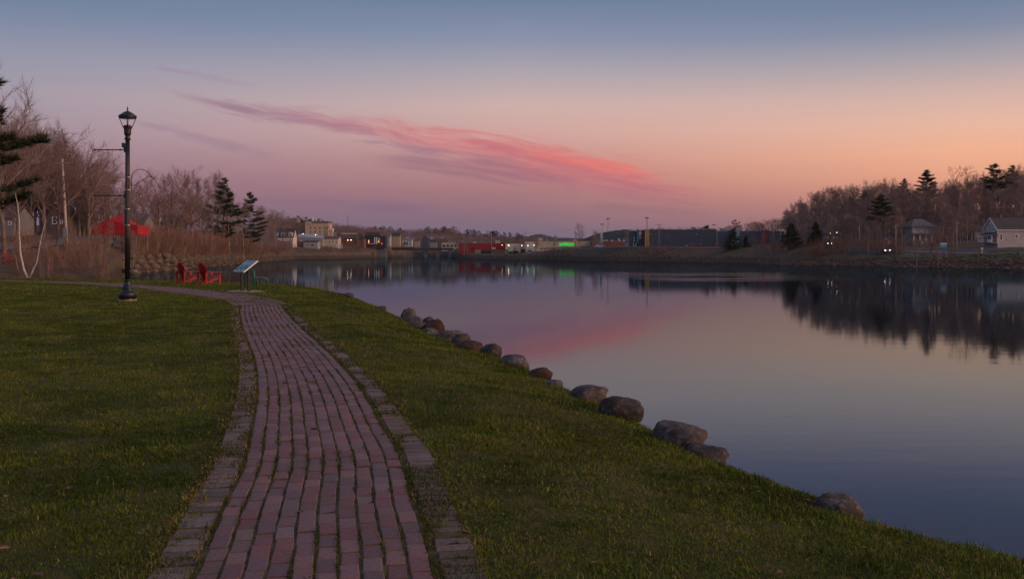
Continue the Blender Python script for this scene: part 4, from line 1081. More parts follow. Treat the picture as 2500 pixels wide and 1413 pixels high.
lw = empty('stone_wall', G(90, 72), 0, 'low line of rounded boulders behind the lawn at far left', 'stone wall'); bx = lw.location.copy()
for row in range(2):
    npx = -60
    while npx < 262:
        D = float(np.interp(npx, KPX, KD[:, 0])) + 3 + row * .7; w = ws.uniform(.30, .62)
        z = GZ(WX(npx, D), D) + .05 + row * .30
        if ws.random() < (.95 if npx < 120 else .6): link('stone', ws.choice(st), lw, Vector((WX(npx, D), D, z)) - bx, (ws.uniform(-.3, .3), ws.uniform(-.3, .3), ws.uniform(0, 6)), (w, w * .9, w * .75))
        npx += w * 1.9 / D * F
# small shore rocks, too many and too small to tell apart
def scatter(name, label, spots, mt, seed):
    q = random.Random(seed); import bmesh
    proto = []
    for i in range(4):
        me = stone_mesh(90 + i, 1, .3, .7); v = np.array([p.co[:] for p in me.vertices]); f = np.array([p.vertices[:] for p in me.polygons]); proto.append((v, f)); bpy.data.meshes.remove(me)
    VV, FF, b0 = [], [], 0
    for (x, y, z, s) in spots:
        v, f = q.choice(proto); a = q.uniform(0, 6.28); c, sn = math.cos(a), math.sin(a); v = v * np.array([s, s * q.uniform(.7, 1.1), s * q.uniform(.5, .8)])
        VV.append(np.stack([v[:, 0] * c - v[:, 1] * sn + x, v[:, 0] * sn + v[:, 1] * c + y, v[:, 2] + z], 1)); FF.append(f + b0); b0 += len(v)
    return tag(link(name, mesh_np(name, np.concatenate(VV), np.concatenate(FF), 3, mt, True)), label=label, kind='stuff')
sr = random.Random(9); spots = []
for k in range(420):
    px = sr.uniform(405, 720); D = float(np.interp(px, KPX, KD[:, 0])) + sr.uniform(-1, 9) ; x = WX(px, D); spots.append((x, D, GZ(x, D) + .1, sr.uniform(.25, .8)))
scatter('shore_rocks', 'riprap rocks along the left river bank', spots, wall_rock, 1)
spots = []
for k in range(1500):
    px = sr.uniform(1110, 2560); D = float(np.interp(px, KPX, KD[:, 0])) + sr.uniform(-1, 15); x = WX(px, D); spots.append((x, D, GZ(x, D) + .1, sr.uniform(.25, .85) * (.7 if sr.random() < .6 else 1)))
for k in range(120):
    px = sr.gauss(2325, 40); D = float(np.interp(px, KPX, KD[:, 1])) + sr.uniform(-4, 3); x = WX(px, D); spots.append((x, D, GZ(x, D) + .1, sr.uniform(.25, .6)))
scatter('shore_rocks', 'scattered stones on the right and far shore', spots, rock_mat('shore_stone', (.11, .062, .042), (.20, .13, .095), (.34, .29, .27), .4), 2)

spots = []
for k in range(2600):
    px = sr.uniform(600, 3300); D = sr.uniform(3.5, 52) if sr.random() < .5 else sr.uniform(3.5, 20); x = WX(px, D); s_ = float(lawn_s(np.array([x]), np.array([D]))[0])
    if -3.6 < s_ < -.75: spots.append((x, D, float(lawn_z(np.array([x]), np.array([D]))[0]) + .02, sr.uniform(.12, .30)))
scatter('bank_riprap', 'riprap stones on the steep bank below the lawn', spots, RK['d'], 3)

# ------------------------------------------------------------------ birch at the left
white_bark = mat('birch_bark', (.62, .50, .44), .8, .35, 7.0, bump=.2)
bi = empty('birch_tree', hit(66, 679), 0, 'young white birch with two bent stems at the left lawn edge', 'tree'); BD = bi.location.y; bs = BD / F
def bp(px, py, dy=0): return Vector(((px - 66) * bs, dy, (679 - py) * bs))
MB().tube([bp(68, 681), bp(58, 657), bp(50, 620), bp(47, 570), bp(47, 540), bp(43, 500), bp(37, 470)], [.075, .068, .058, .048, .040, .028, .010], 8).build('trunk', white_bark, bi)
MB().tube([bp(71, 681), bp(80, 660), bp(90, 640), bp(96, 605), bp(104, 565), bp(114, 535)], [.05, .044, .036, .028, .018, .006], 7).build('side_stem', white_bark, bi)
MB().tube([bp(54, 676), bp(43, 655), bp(39, 630), bp(30, 605), bp(23, 590)], [.03, .026, .022, .014, .005], 6).build('side_stem', bark_pale, bi)
MB().tube([bp(48, 580), bp(54, 562), bp(58, 545), bp(60, 525)], [.022, .018, .012, .004], 6).tube([bp(46, 600), bp(38, 580), bp(30, 560)], [.014, .010, .004], 5).build('branches', bark_pale, bi)
# ------------------------------------------------------------------ far buildings
def M(name, rgb, **k): return mat(name, rgb, k.pop('rough', .8), k.pop('var', .12), k.pop('scale', .6), **k)
trim_w = M('trim_white', (.82, .77, .75)); pane_m = M('dark_pane', (.035, .038, .05), rough=.12)
roof_dark = M('roof_dark', (.055, .052, .056), var=.3, scale=2.0); roof_brown = M('roof_brown', (.16, .085, .07), var=.25, scale=2.0); roof_grey = M('roof_grey', (.15, .13, .14), var=.25, scale=1.5)
def siding(name, rgb, pitch=.25, vertical=False):
    """painted boards: fine relief lines on a plain colour"""
    m = mat(name, rgb, .8, .10, .5); 
    if m.get('sid'): return m
    m['sid'] = 1; t = NT(m.node_tree); b = t.n['Principled BSDF']; x, y, z = t.xyz(t.node('ShaderNodeTexCoord').outputs['Object'])
    bn = t.node('ShaderNodeBump'); bn.inputs['Strength'].default_value = .6; bn.inputs['Distance'].default_value = .05
    t.put(bn.inputs['Height'], t.m('FRACT', t.m('DIVIDE', t.m('ADD', x, y) if vertical else z, pitch))); t.put(b.inputs['Normal'], bn.outputs[0]); return m
class Bld:
    """a building whose front wall fills photo box (x0..x1, ytop..ybase) at distance D; local axes: x right, y away, z up"""
    def __init__(s, name, label, cat, x0, x1, yt, yb, D, depth, wall, rz=0.0, sink=None, stretch=1.0):
        s.D = D; s.k = D / F; s.xc = (x0 + x1) / 2; s.w = (x1 - x0) * s.k * stretch; s.h = (yb - yt) * s.k; s.dep = depth
        g = GZ(WX(s.xc, D), D); z = WZ(yb, D); s.z0 = z
        s.e = empty(name, (WX(s.xc, D), D, z), rz, label, cat)
        low = min(-.3, g - z - .6)
        s.low = low; s.wall = MB().box((0, depth / 2, (s.h + low) / 2), (s.w, depth, s.h - low)).build('wall', wall, s.e)
    def L(s, px, py): return ((px - s.xc) * s.k, (lambda z: z)(WZ(py, s.D) - s.z0))
    def win(s, px, py, wp, hp, frame=trim_w, pane=pane_m, fr=.12):
        x, z = s.L(px, py); w, h = wp * s.k, hp * s.k; m_ = MB()
        for sx in (-1, 1): m_.box((x + sx * (w / 2 - fr / 2), -.05, z), (fr, .10, h))
        for sz in (-1, 1): m_.box((x, -.05, z + sz * (h / 2 - fr / 2)), (w - 2 * fr, .10, fr))
        if h > 1.2 * w: m_.box((x, -.05, z), (w - 2 * fr, .08, fr * .6))
        o = m_.build('window', frame, s.e)
        MB().box((x, -.02, z), (w - 2 * fr, .04, h - 2 * fr)).build('pane', pane, o)
    def box(s, name, x0, x1, y0, y1, m_, dy=-.2, th=.4, parent=None):
        xa, za = s.L(x0, y0); xb, zb = s.L(x1, y1)
        return MB().box(((xa + xb) / 2, dy + th / 2, (za + zb) / 2), (abs(xb - xa), th, abs(za - zb))).build(name, m_, parent or s.e)
    def flat(s, m_, t_=.25, over=.15):
        return MB().box((0, s.dep / 2, s.h + t_ / 2), (s.w + 2 * over, s.dep + 2 * over, t_)).build('roof', m_, s.e)
    def gable_x(s, m_, rise, over=.3, gm=None):
        """ridge parallel to the front"""
        d, w, h = s.dep, s.w / 2, s.h; r = MB(); t_ = .18
        r.prism([(-over, h - over * rise / (d / 2)), (d / 2, h + rise), (d + over, h - over * rise / (d / 2)), (d + over, h - over * rise / (d / 2) + t_), (d / 2, h + rise + t_ * 1.4), (-over, h - over * rise / (d / 2) + t_)], 0, -w - over, w + over)
        o = r.build('roof', m_, s.e)
        for sx in (-1, 1): MB().prism([(.03, h), (d - .03, h), (d / 2, h + rise - .05)], 0, sx * w - .06, sx * w + .06).build('gable', gm or s.wall.data.materials[0], s.e)
        return o
    def gable_y(s, m_, rise, over=.3, gm=None):
        """ridge runs away from the viewer, gable on the front"""
        d, w, h = s.dep, s.w / 2, s.h; t_ = .18; dz = over * rise / w
        o = MB().prism([(-w - over, h - dz), (0, h + rise), (w + over, h - dz), (w + over, h - dz + t_), (0, h + rise + t_ * 1.4), (-w - over, h - dz + t_)], 1, -over, d + over).build('roof', m_, s.e)
        for yy in (.02, d - .02): MB().prism([(-w + .03, h), (w - .03, h), (0, h + rise - .05)], 1, yy - .06, yy + .06).build('gable', gm or s.wall.data.materials[0], s.e)
        return o
    def hip(s, m_, rise, over=.4, ridge=.4):
        w, d, h = s.w / 2 + over, s.dep + over, s.h; r = s.w / 2 * ridge
        return MB().add([(-w, -over, h), (w, -over, h), (w, d, h), (-w, d, h), (-r, s.dep / 2, h + rise), (r, s.dep / 2, h + rise)], [(0, 1, 5, 4), (1, 2, 5), (2, 3, 4, 5), (3, 0, 4), (3, 2, 1, 0)]).build('roof', m_, s.e)
def glow(name, rgb, e): return mat(name, rgb, .5, .02, 1.0, emit=e)
L_warm, L_white, L_orange, L_red = glow('lamp_warm', (1., .72, .38), 12), glow('lamp_white', (1., .90, .78), 8), glow('lamp_orange', (1., .45, .12), 8), glow('neon_red', (1., .06, .05), .7)
fix_m = M('fixture_grey', (.2, .2, .2))
def wall_lamp(px, py, D, bulb, label, r=.22):
    r *= .72
    e = empty('wall_lamp', P(px, py, D - .5), 0, label, 'lamp', 'lit wall lamps across the river')
    MB().lathe([(.001, -r), (r * .75, -r * .6), (r, 0), (r * .75, r * .5), (.001, r * .6)], 12).build('bulb', bulb, e)
    MB().box((0, .25, r * .55), (r * 2.4, .6, r * .35)).build('hood', fix_m, e)

# --- town on the left shore
cream = siding('siding_cream', (.66, .56, .43)); pinkw = siding('siding_white', (.76, .64, .62)); greyw = siding('siding_grey', (.37, .35, .365)); brownw = siding('siding_brown', (.20, .135, .11))
tan = M('tan_plaster', (.64, .46, .32)); brick = M('brick_red_wall', (.20, .075, .06), var=.3, scale=2.0); black_w = M('black_wall', (.028, .030, .038)); blue_roof = M('roof_lightblue', (.40, .46, .62)); olive = M('olive_paint', (.13, .14, .08))
B = Bld('dormer_house', 'white riverside house with steep dark roof and dormers', 'house', 669, 716, 579, 614, 600, 10, pinkw)
B.gable_x(roof_dark, 5.3, gm=cream)
for px in (674, 690, 709):
    d = B.L(px, 573); m_ = MB().box((d[0], 1.6, d[1]), (2.5, 2.6, 1.9)); o = m_.build('dormer', trim_w, B.e)
    MB().prism([(d[0] - 1.6, d[1] + .9), (d[0] + 1.6, d[1] + .9), (d[0], d[1] + 1.6)], 1, .2, 3.4).build('dormer_roof', trim_w, o)
    MB().box((d[0], .28, d[1]), (1.3, .06, 1.2)).build('pane', pane_m, o)
for px, py in ((692, 586), (709, 587), (713.5, 587), (709, 599), (713.5, 600)): B.win(px, py, 3.4, 5)
B = Bld('brown_shed', 'low brown gabled shed in front of the dormer house', 'shed', 679, 706, 600, 621, 588, 8, brownw); B.gable_x(roof_brown, 2.4)
B = Bld('grey_house', 'two storey grey house with white framed windows by the water', 'house', 741, 775, 591, 619, 612, 9, greyw); B.gable_x(roof_dark, .9)
for px, py, w, h_ in ((750.6, 598.4, 5, 5.2), (763, 598.4, 7.4, 5.2), (772, 598, 3, 5), (750, 610, 4, 5), (762.7, 610.2, 4.4, 5.4)): B.win(px, py, w, h_)
B = Bld('brown_extension', 'dull brown low building left of the grey house', 'building', 717, 741, 591, 619, 614, 9, brownw); B.flat(roof_dark)
B = Bld('long_building', 'long beige building with a pale blue sloping roof', 'building', 727, 788, 581, 604, 645, 12, M('dull_beige', (.40, .33, .28)))
MB().add([(-B.w / 2 - .4, -.5, B.h + 1.9), (B.w / 2 + .4, -.5, B.h - .1), (B.w / 2 + .4, 12.4, B.h + 1.6), (-B.w / 2 - .4, 12.4, B.h + 3.0), (-B.w / 2 - .4, -.5, B.h - .1), (-B.w / 2 - .4, 12.4, B.h - .1), (B.w / 2 + .4, 12.4, B.h - .1)],
         [(0, 1, 2, 3), (0, 4, 1), (0, 3, 5, 4), (3, 2, 6, 5), (1, 4, 5, 6), (2, 1, 6)]).build('roof', blue_roof, B.e)
for px in (735, 746, 760, 772): B.win(px, 587, 3, 5, fr=.2)
B = Bld('tan_block', 'large tan four storey block on the hill above town', 'building', 745, 801, 545, 580, 722, 16, tan); B.flat(M('green_grey_band', (.17, .165, .12)), 1.6, .3)
for px in (758.4, 769.5, 781, 792):
    for py in (556.5, 566, 574): B.win(px, py, 3.2, 4.2, frame=roof_grey, fr=.18)
B.box('parapet', 745, 760.5, 541.5, 546.5, tan, -.6, 3); MB().box((-4, 6, B.h + 3), (1.2, 1.2, 3)).build('chimney', trim_w, B.e)
MB().box((B.w / 2 + 1.4, 5, B.h * .33), (2.8, 6, B.h * .66)).build('side_wing', pinkw, B.e)
B = Bld('tower_block', 'brownish square block left of the tan building on the hill', 'building', 708, 726, 534, 566, 735, 10, M('dull_brown', (.30, .20, .165))); B.flat(roof_grey)
B.win(716, 540.5, 4.6, 4.6, frame=roof_grey, fr=.2); B.win(720.5, 552, 3, 4, frame=roof_grey, fr=.2)
B = Bld('link_wing', 'low flat wing joining the tan building and its brown block', 'building', 726, 745, 544, 570, 733, 8, M('dull_brown', (.30, .20, .165))); B.flat(roof_grey)
B = Bld('cream_house', 'cream house with brown roof and white balcony right of the grey one', 'house', 788, 826, 583, 614, 648, 10, cream); B.gable_x(roof_brown, 1.6)
for px, py in ((796, 590), (804, 590), (812, 590), (821, 591), (797, 603), (806, 603)): B.win(px, py, 3.2, 5)
bal = B.box('balcony', 823, 837, 604.2, 605.4, trim_w, -2.2, 2.0)
for q in range(5): B.box('baluster', 823.3 + q * 3.2, 824.2 + q * 3.2, 595.4, 604.2, trim_w, -2.2, .15, bal)
B.box('handrail', 823, 837, 599.2, 600.2, trim_w, -2.25, .12, bal); B.box('handrail', 823, 837, 595, 596, trim_w, -2.25, .12, bal)
B = Bld('waterfront_shed', 'long low white shed on the town waterfront', 'shed', 768, 800, 606, 621, 632, 6, M('pale_shed', (.45, .40, .39))); B.flat(roof_grey, .4, .4); B.win(778, 611, 4.5, 4); B.win(790, 611, 4.5, 4)
B = Bld('brick_row', 'dark red brick row of town buildings behind the bare trees', 'building', 836, 888, 584, 613, 702, 12, brick); B.flat(roof_dark, .6)
for px in (842, 852, 862, 873, 882): B.win(px, 591, 3, 4.4, frame=roof_grey); B.win(px, 601, 3, 4.4, frame=roof_grey)
B = Bld('brown_terrace', 'dull brown terrace with pale eaves behind the brick row', 'building', 822, 884, 571, 590, 728, 9, M('dull_red', (.22, .13, .11))); B.gable_x(roof_brown, 1.5); B.box('fascia', 834, 872, 569.5, 571.2, trim_w, -.4, .3)
B = Bld('black_shops', 'black fronted three storey shops with pale pilasters at the bridge', 'building', 889, 941, 575, 603, 722, 12, black_w)
MB().add([(-B.w / 2, -.2, B.h), (B.w * .26, -.2, B.h), (B.w * .26, 12, B.h), (-B.w / 2, 12, B.h), (-B.w / 2 + 1, 1.5, B.h + 2.4), (B.w * .26 - .6, 1.5, B.h + 2.4), (B.w * .26 - .6, 10, B.h + 2.4), (-B.w / 2 + 1, 10, B.h + 2.4)],
         [(0, 1, 5, 4), (1, 2, 6, 5), (2, 3, 7, 6), (3, 0, 4, 7), (4, 5, 6, 7), (3, 2, 1, 0)]).build('mansard_roof', roof_dark, B.e)
for a, b_ in ((913.8, 916), (918, 920.5)): B.box('pilaster', a, b_, 579, 596, trim_w, -.25, .3)
B.box('pale_panel', 922.5, 928, 580, 594, M('peach_panel', (.60, .36, .27)), -.2, .3); B.box('chimney', 920, 923, 568, 576, brick, 2, 1.4)
B.box('neon_strip', 898, 913, 594.6, 595.6, L_red, -.3, .15); B.box('red_window', 931, 933.4, 592, 597, L_red, -.25, .12); B.box('lit_window', 899.5, 901, 586, 593, glow('window_dim', (1., .55, .25), 1.6), -.2, .1)
B.box('blue_panel', 902, 913, 582, 596, M('navy_panel', (.03, .05, .10)), -.15, .2); B.box('fascia', 929, 941, 575, 577, M('slate', (.12, .13, .16)), -.3, .4)
for px, py in ((849, 586, ), (857, 585.7)): wall_lamp(px, py, 701, L_warm, 'warm wall lamp on the brick row, %s of two' % ('left' if px < 850 else 'right'), .35)
for px, py, lab in ((735.5, 571.2, 'white lamp left of two over the pale blue roof'), (740, 571, 'white lamp right of two over the pale blue roof'), (770.5, 573.2, 'bright white lamp at the foot of the tan building')): wall_lamp(px, py, 720, L_white, lab, .38)
wall_lamp(923.4, 589.4, 721, L_orange, 'orange lamp on the pale panel of the black shops', .3)
conc_w = M('quay_concrete', (.17, .155, .148), var=.3, scale=.4)
e = empty('quay_steps', G(925, 705), 0, 'grey stone steps sloping down to the quay beside the shops', 'steps'); kq = 705 / F
for q in range(7):
    x = (912 + q * 4.6 - 925) * kq; z1 = WZ(619 - q * 2.1, 705) - e.location.z; MB().box((x, 1.5, (z1 - 4) / 2), (4.7 * kq, 4, z1 + 4)).build('step', conc_w, e)
e = empty('quay_wall', (WX(903, 690), 690, WATER - .5), 0, 'olive painted quay wall at the water below the shops', 'wall'); MB().box((0, 2, 2.0), (21 * 690 / F, 4, 4.0)).build('wall', olive, e); MB().box((0, 1.9, 4.12), (21.6 * 690 / F, 4.4, .25)).build('coping', conc_w, e)
e = empty('quay_block', (WX(852, 672), 672, WATER - .5), 0, 'yellowish concrete block at the water left of the steps', 'wall'); MB().box((0, 2, 2.0), (11 * 672 / F, 4, 3.8)).build('wall', M('yellow_concrete', (.34, .27, .12)), e); MB().box((0, 1.9, 4.0), (11.6 * 672 / F, 4.4, .22)).build('coping', conc_w, e)
B = Bld('white_villa', 'white house with balcony above the left end of the bridge', 'house', 975, 1006, 585, 602, 930, 10, M('villa_white', (.66, .60, .61))); B.flat(roof_grey, .5, .5)
for px in (981, 988, 995, 1002): B.win(px, 589.5, 3, 4.5); B.win(px, 597, 3, 4.5)
B.box('balcony', 985, 996, 592.3, 594, roof_dark, -2, 2)
B = Bld('small_gable_house', 'small house with dark roof and cream gable on the slope', 'house', 957, 976, 576, 586, 810, 8, M('cream_gable', (.40, .30, .22))); B.gable_x(roof_dark, 2.4)
B = Bld('dark_gable_house', 'narrow dark house behind the middle of the bridge', 'house', 1030, 1046, 583, 606, 905, 9, M('slate_blue', (.09, .09, .12))); B.gable_y(roof_dark, 3.0)
B = Bld('cream_shops', 'row of cream low buildings behind the right end of the bridge', 'building', 1078, 1137, 592, 610, 770, 12, cream); B.flat(roof_grey, .5)
for q in range(6): B.win(1084 + q * 9.4, 600, 5.5, 5, frame=roof_brown)
B.box('roof_store', 1094, 1128, 588, 592, M('pale_store', (.45, .42, .42)), 3, 6)
for x0, x1, yt, yb, D, wc, rf_, lab in ((806, 818, 567, 579, 765, (.45, .41, .41), roof_dark, 'tiny pale grey house above the cream house with balcony'), (858, 872, 567, 577, 775, (.60, .54, .52), roof_brown, 'small white house behind the brown terrace'),
        (940, 953, 575, 586, 800, (.62, .57, .56), roof_grey, 'small white house right of the black shops'), (1050, 1066, 591, 603, 935, (.42, .38, .37), roof_dark, 'small grey house behind the bridge piers'),
        (694, 705, 549, 560, 725, (.52, .45, .42), roof_brown, 'small pale house on the hill above the dormer house'), (655, 668, 583, 597, 590, (.55, .48, .47), roof_dark, 'pale house half hidden by brush left of the dormer house'),
        (1012, 1024, 588, 600, 940, (.50, .42, .36), roof_brown, 'small beige house right of the white villa'), (826, 838, 574, 584, 760, (.58, .52, .50), roof_dark, 'small white gabled house over the balcony')):
    B = Bld('small_house', lab, 'house', x0, x1, yt, yb, D, 7, siding('siding_' + lab.split()[1] + str(x0), wc)); B.gable_x(rf_, 1.5)
    for q in (.28, .72): B.win(x0 + (x1 - x0) * q, (yt + yb) / 2 - .5, 2.6, 4)
# --- bridge
rust = M('bridge_rust', (.15, .09, .075)); timber = M('timber_dark', (.05, .042, .035))
br = empty('bridge', (WX(1030, 735), 735, 0), 0, 'long low dark girder bridge on timber piles across the river', 'bridge'); kb = 735 / F
bxp = lambda px: (px - 1030) * kb
MB().box((bxp(1032), 2.5, WZ(608.5, 735)), (150 * kb, 5, 4.2 * kb)).build('girder', timber, br); MB().box((bxp(1032), 2.5, WZ(606, 735)), (152 * kb, 6, .35)).build('deck', rust, br)
for q in range(26): MB().box((bxp(960 + q * 5.8), -.4, WZ(604.7, 735)), (.14, .14, 1.0)).build('rail_post', timber, br)
MB().box((bxp(1032), -.4, WZ(603.4, 735)), (150 * kb, .12, .14)).build('handrail', timber, br)
for q in range(9):
    MB().box((bxp(985 + q * 2.8), .2, (WZ(610, 735) + WATER - 1) / 2), (.34, .34, WZ(610, 735) - WATER + 1)).build('pile', M('pile_grey', (.30, .235, .19)), br)
for px in (1038, 1068, 1098): MB().box((bxp(px), 2.5, (WZ(610, 735) + WATER - 1) / 2), (2.0, 4, WZ(610, 735) - WATER + 1)).build('pier', conc_w, br)
MB().add([(bxp(958), -1, WZ(607, 735)), (bxp(1022), -1, WZ(603, 735)), (bxp(1022), 4, WZ(602.4, 735)), (bxp(958), 4, WZ(602, 735)), (bxp(958), -1, WZ(603, 735)), (bxp(1022), -1, WZ(602, 735))], [(0, 1, 5, 4), (4, 5, 2, 3)]).build('approach_wall', rust, br)
MB().box((bxp(1038), -1.5, WZ(611.5, 735)), (16 * kb, 1.2, 1.3)).build('green_panel', M('panel_green', (.03, .11, .08)), br)
# --- warehouses
red_metal = siding('metal_red', (.38, .020, .020), .6, True); cream_metal = siding('metal_cream', (.64, .57, .44), .6, True); tan_metal = siding('metal_tan', (.64, .51, .37), .8, True)
B = Bld('red_warehouse', 'long bright red metal warehouse by the water', 'warehouse', 1120.5, 1234, 594.5, 614, 640, 25, red_metal); B.flat(roof_grey, .3, .2)
MB().box((10, 6, B.h + 1.2), (3.2, 3, 1.8)).build('roof_unit', M('unit_tan', (.50, .40, .32)), B.e); MB().box((-5, 4, B.h + .8), (1.8, 1.8, 1.0)).build('roof_unit', M('unit_tan', (.50, .40, .32)), B.e)
B.box('notice_board', 1201, 1210, 604.2, 608, trim_w, -.2, .2); B.box('loading_door', 1150, 1158, 604, 613, roof_dark, -.1, .15)
B = Bld('cream_warehouse', 'cream metal warehouse wing with wall lamps right of the red one', 'warehouse', 1234, 1281, 594.3, 614, 625, 22, cream_metal); B.flat(roof_grey, .3, .15)
B.box('blue_arch', 1238, 1247, 606, 609, M('arch_blue', (.25, .36, .38)), -.1, .15); B.box('loading_door', 1253, 1261, 603, 613, M('door_grey', (.30, .28, .26)), -.1, .15)
B = Bld('cream_store_wing', 'taller cream wing between the warehouse and the tan store', 'warehouse', 1281, 1307, 589.6, 614, 622, 22, cream_metal); B.flat(roof_grey, .3, .15)
for px, py, bl, lab, r in ((1225.7, 598, L_orange, 'orange lamp near the right end of the red warehouse', .30), (1241.6, 598.8, L_warm, 'brightest warm lamp on the cream warehouse', .46), (1274, 599.4, L_white, 'white lamp at the right end of the cream warehouse', .28),
                           (1288.8, 599.4, L_white, 'white lamp above the parked truck cab', .28), (1303.5, 598.6, L_white, 'white lamp right of the truck cab', .30)): wall_lamp(px, py, 621 if px > 1235 else 639, bl, lab, r)
B = Bld('grocery_store', 'long tan grocery store with glowing green sign', 'store', 1307, 1445, 589, 612, 572, 30, tan_metal); B.flat(M('roof_edge_tan', (.30, .22, .16)), .25, .15)
for x0, x1, y0 in ((1315, 1326, 580.5), (1334, 1340, 585), (1403, 1412, 584)): B.box('roof_unit', x0, x1, y0, 588.6, tan, 8, 4)
# lettering on the store front
cu = bpy.data.curves.new('store_letters', 'FONT'); cu.body = 'sobeys'; cu.size = 3.15; cu.shear = .22; cu.extrude = .12; cu.offset = .02; cu.align_x = 'CENTER'; cu.resolution_u = 3; cu.space_character = .98
tmp = bpy.data.objects.new('tmp', cu); COL.objects.link(tmp); bpy.context.view_layer.update()
me = bpy.data.meshes.new_from_object(tmp.evaluated_get(bpy.context.evaluated_depsgraph_get())); bpy.data.objects.remove(tmp); me.materials.append(glow('sign_green', (.02, 1., .12), .55))
xs, zs = B.L(1382, 600.2); o = link('store_letters', me, B.e, (xs, -.35, zs), (math.radians(90), 0, 0)); o['label'] = 'glowing green slanted store name letters'
B = Bld('brick_hall', 'low red brick building right of the tan store', 'building', 1445.5, 1525.5, 589.3, 606, 560, 20, M('brick_orange', (.24, .085, .062), var=.25, scale=1.5)); B.flat(M('roof_pale', (.42, .36, .35)), .18, .1)
for x0, x1, y0 in ((1473, 1479, 585.6), (1481.5, 1487, 584.5), (1494, 1499, 585)): B.box('roof_unit', x0, x1, y0, 589, M('unit_tan', (.50, .40, .32)), 4, 2)
for x, hh in ((1513, 7), (1525, 3.4)):
    xx, zz = B.L(x, 589); MB().box((xx, 3, zz + hh * .5 * B.k), (.5, 2, hh * B.k), ry=-.5).build('roof_fin', trim_w, B.e)
B = Bld('grey_kiosk', 'small pale grey kiosk between brick hall and blue building', 'kiosk', 1527, 1543, 592, 603, 515, 4, M('kiosk_grey', (.30, .30, .35))); B.flat(roof_grey, .2); B.win(1535, 596, 6, 4)
# --- blue shopping building
navy = siding('panel_navy', (.075, .092, .132), .45); navy2 = siding('panel_navy_light', (.095, .112, .155), .45)
B = Bld('blue_shopping_building', 'long dark blue windowless shopping building with coloured pillars', 'building', 1584, 1749, 561.8, 602, 462, 40, navy); B.flat(roof_dark, .25, .12)
MB().box((B.L(1836, 580)[0], 22, (B.h + B.low) / 2 - .15), (171 * B.k, 36, B.h - B.low - .3)).build('right_wing', navy2, B.e)
B.box('yellow_pillar', 1574, 1584, 560, 602, M('pillar_yellow', (.52, .31, .075)), -1, 3); B.box('blue_pillar', 1788.8, 1808, 561, 602, M('pillar_blue', (.24, .38, .50)), 2.6, 2.0); B.box('red_pillar', 1867, 1877.6, 560.5, 602, M('pillar_red', (.24, .035, .045)), 2.6, 2.0)
B.box('left_panel', 1543, 1556, 564.5, 602, M('panel_blue_left', (.035, .06, .10)), 0, 12); B.box('teal_column', 1555, 1558.4, 559.5, 594, M('pillar_teal', (.06, .21, .27)), -.5, 1.6); sp_ = B.box('sign_panel', 1558.4, 1571, 562.5, 601.5, black_w, -.3, 6)
B.box('grey_slab', 1571, 1574, 561, 602, M('slab_grey', (.10, .09, .10)), -.1, 4); B.box('white_streak', 1546.5, 1549.5, 577, 590, M('mural_blue', (.20, .26, .38)), -.12, .15)
x, z = B.L(1562.6, 568.6); lg = MB().tube([(x + .55 * math.cos(a * .5236), -.36, z + .72 * math.sin(a * .5236)) for a in range(13)], .13, 6).box((x, -.36, z), (.35, .1, .7)).build('logo', trim_w, sp_)
for py, ww in ((574.6, 6), (577.2, 5), (580, 6), (582.6, 4.6)): B.box('sign_line', 1562.4 - ww / 2, 1562.4 + ww / 2, py - .75, py + .75, M('sign_pale', (.42, .42, .44)), -.38, .1, sp_)
B.box('door_post', 1546, 1547.6, 594, 602, tan, -.2, .3); B.box('door_post', 1551.5, 1553, 594, 602, tan, -.2, .3)
for x0, x1, y0, dy in ((1646, 1651, 559.2, 8), (1686, 1692, 558.6, 6), (1712, 1717, 557.6, 7), (1727, 1734, 558, 5), (1739, 1750, 557, 4), (1774, 1778, 556, 12), (1782, 1794, 556, 9), (1796, 1800, 556, 9), (1804, 1808, 559.5, 9), (1838, 1851, 557, 12), (1860, 1866, 558.5, 12)):
    B.box('roof_unit', x0, x1, y0, 561.6, M('unit_tan', (.50, .40, .32)) if x0 not in (1774, 1796, 1860) else M('unit_grey', (.38, .37, .40)), dy, 3)
a = B.L(1719, 561); c = B.L(1741, 550.5); MB().prism([(a[0], a[1]), (c[0], c[1]), (c[0], c[1] + .5), (a[0], a[1] + .3)], 1, 10, 16).prism([(c[0] - .8, a[1]), (c[0], a[1]), (c[0], c[1]), (c[0] - .8, c[1] - .3)], 1, 10, 16).build('roof_canopy', roof_dark, B.e)
B.box('vent_pipe', 1816, 1817.4, 554.5, 561.4, trim_w, 14, .3)
for px, py in ((1587, 571), (1700, 571.5), (1810, 571), (1911, 571)): B.box('camera_box', px - .9, px + .9, py - .7, py + .7, trim_w, -.4 if px < 1750 else 3.6, .4)
dump_m = M('dumpster_red', (.20, .045, .035))
for x0, x1, lab in ((1688, 1697, 'small red dumpster, left one at the blue wall'), (1705, 1718, 'larger red dumpster at the middle of the blue wall'), (1746, 1756, 'red dumpster at the corner of the blue wall')):
    e = empty('dumpster', (WX((x0 + x1) / 2, 455), 455, WZ(601.6, 455)), 0, lab, 'dumpster', 'dumpsters at the blue building'); w = (x1 - x0) * 455 / F
    MB().prism([(-.7, 0), (.7, 0), (.85, .9), (.85, 1.15), (-.7, .95)], 0, -w / 2, w / 2).build('bin', dump_m, e); MB().box((-w * .18, .05, 1.12), (w * .45, 1.5, .07), rx=.12).build('lid', M('lid_pale', (.42, .36, .36)), e)
e = empty('utility_cabinet', (WX(1676, 455), 455, WZ(601.8, 455)), 0, 'small grey cabinet at the foot of the blue wall', 'cabinet'); MB().box((0, 0, .45), (.8, .6, .9), ch=.05).build('case', M('unit_grey', (.38, .37, .40)), e); MB().box((0, -.31, .45), (.6, .03, .7)).build('door', greyp, e)
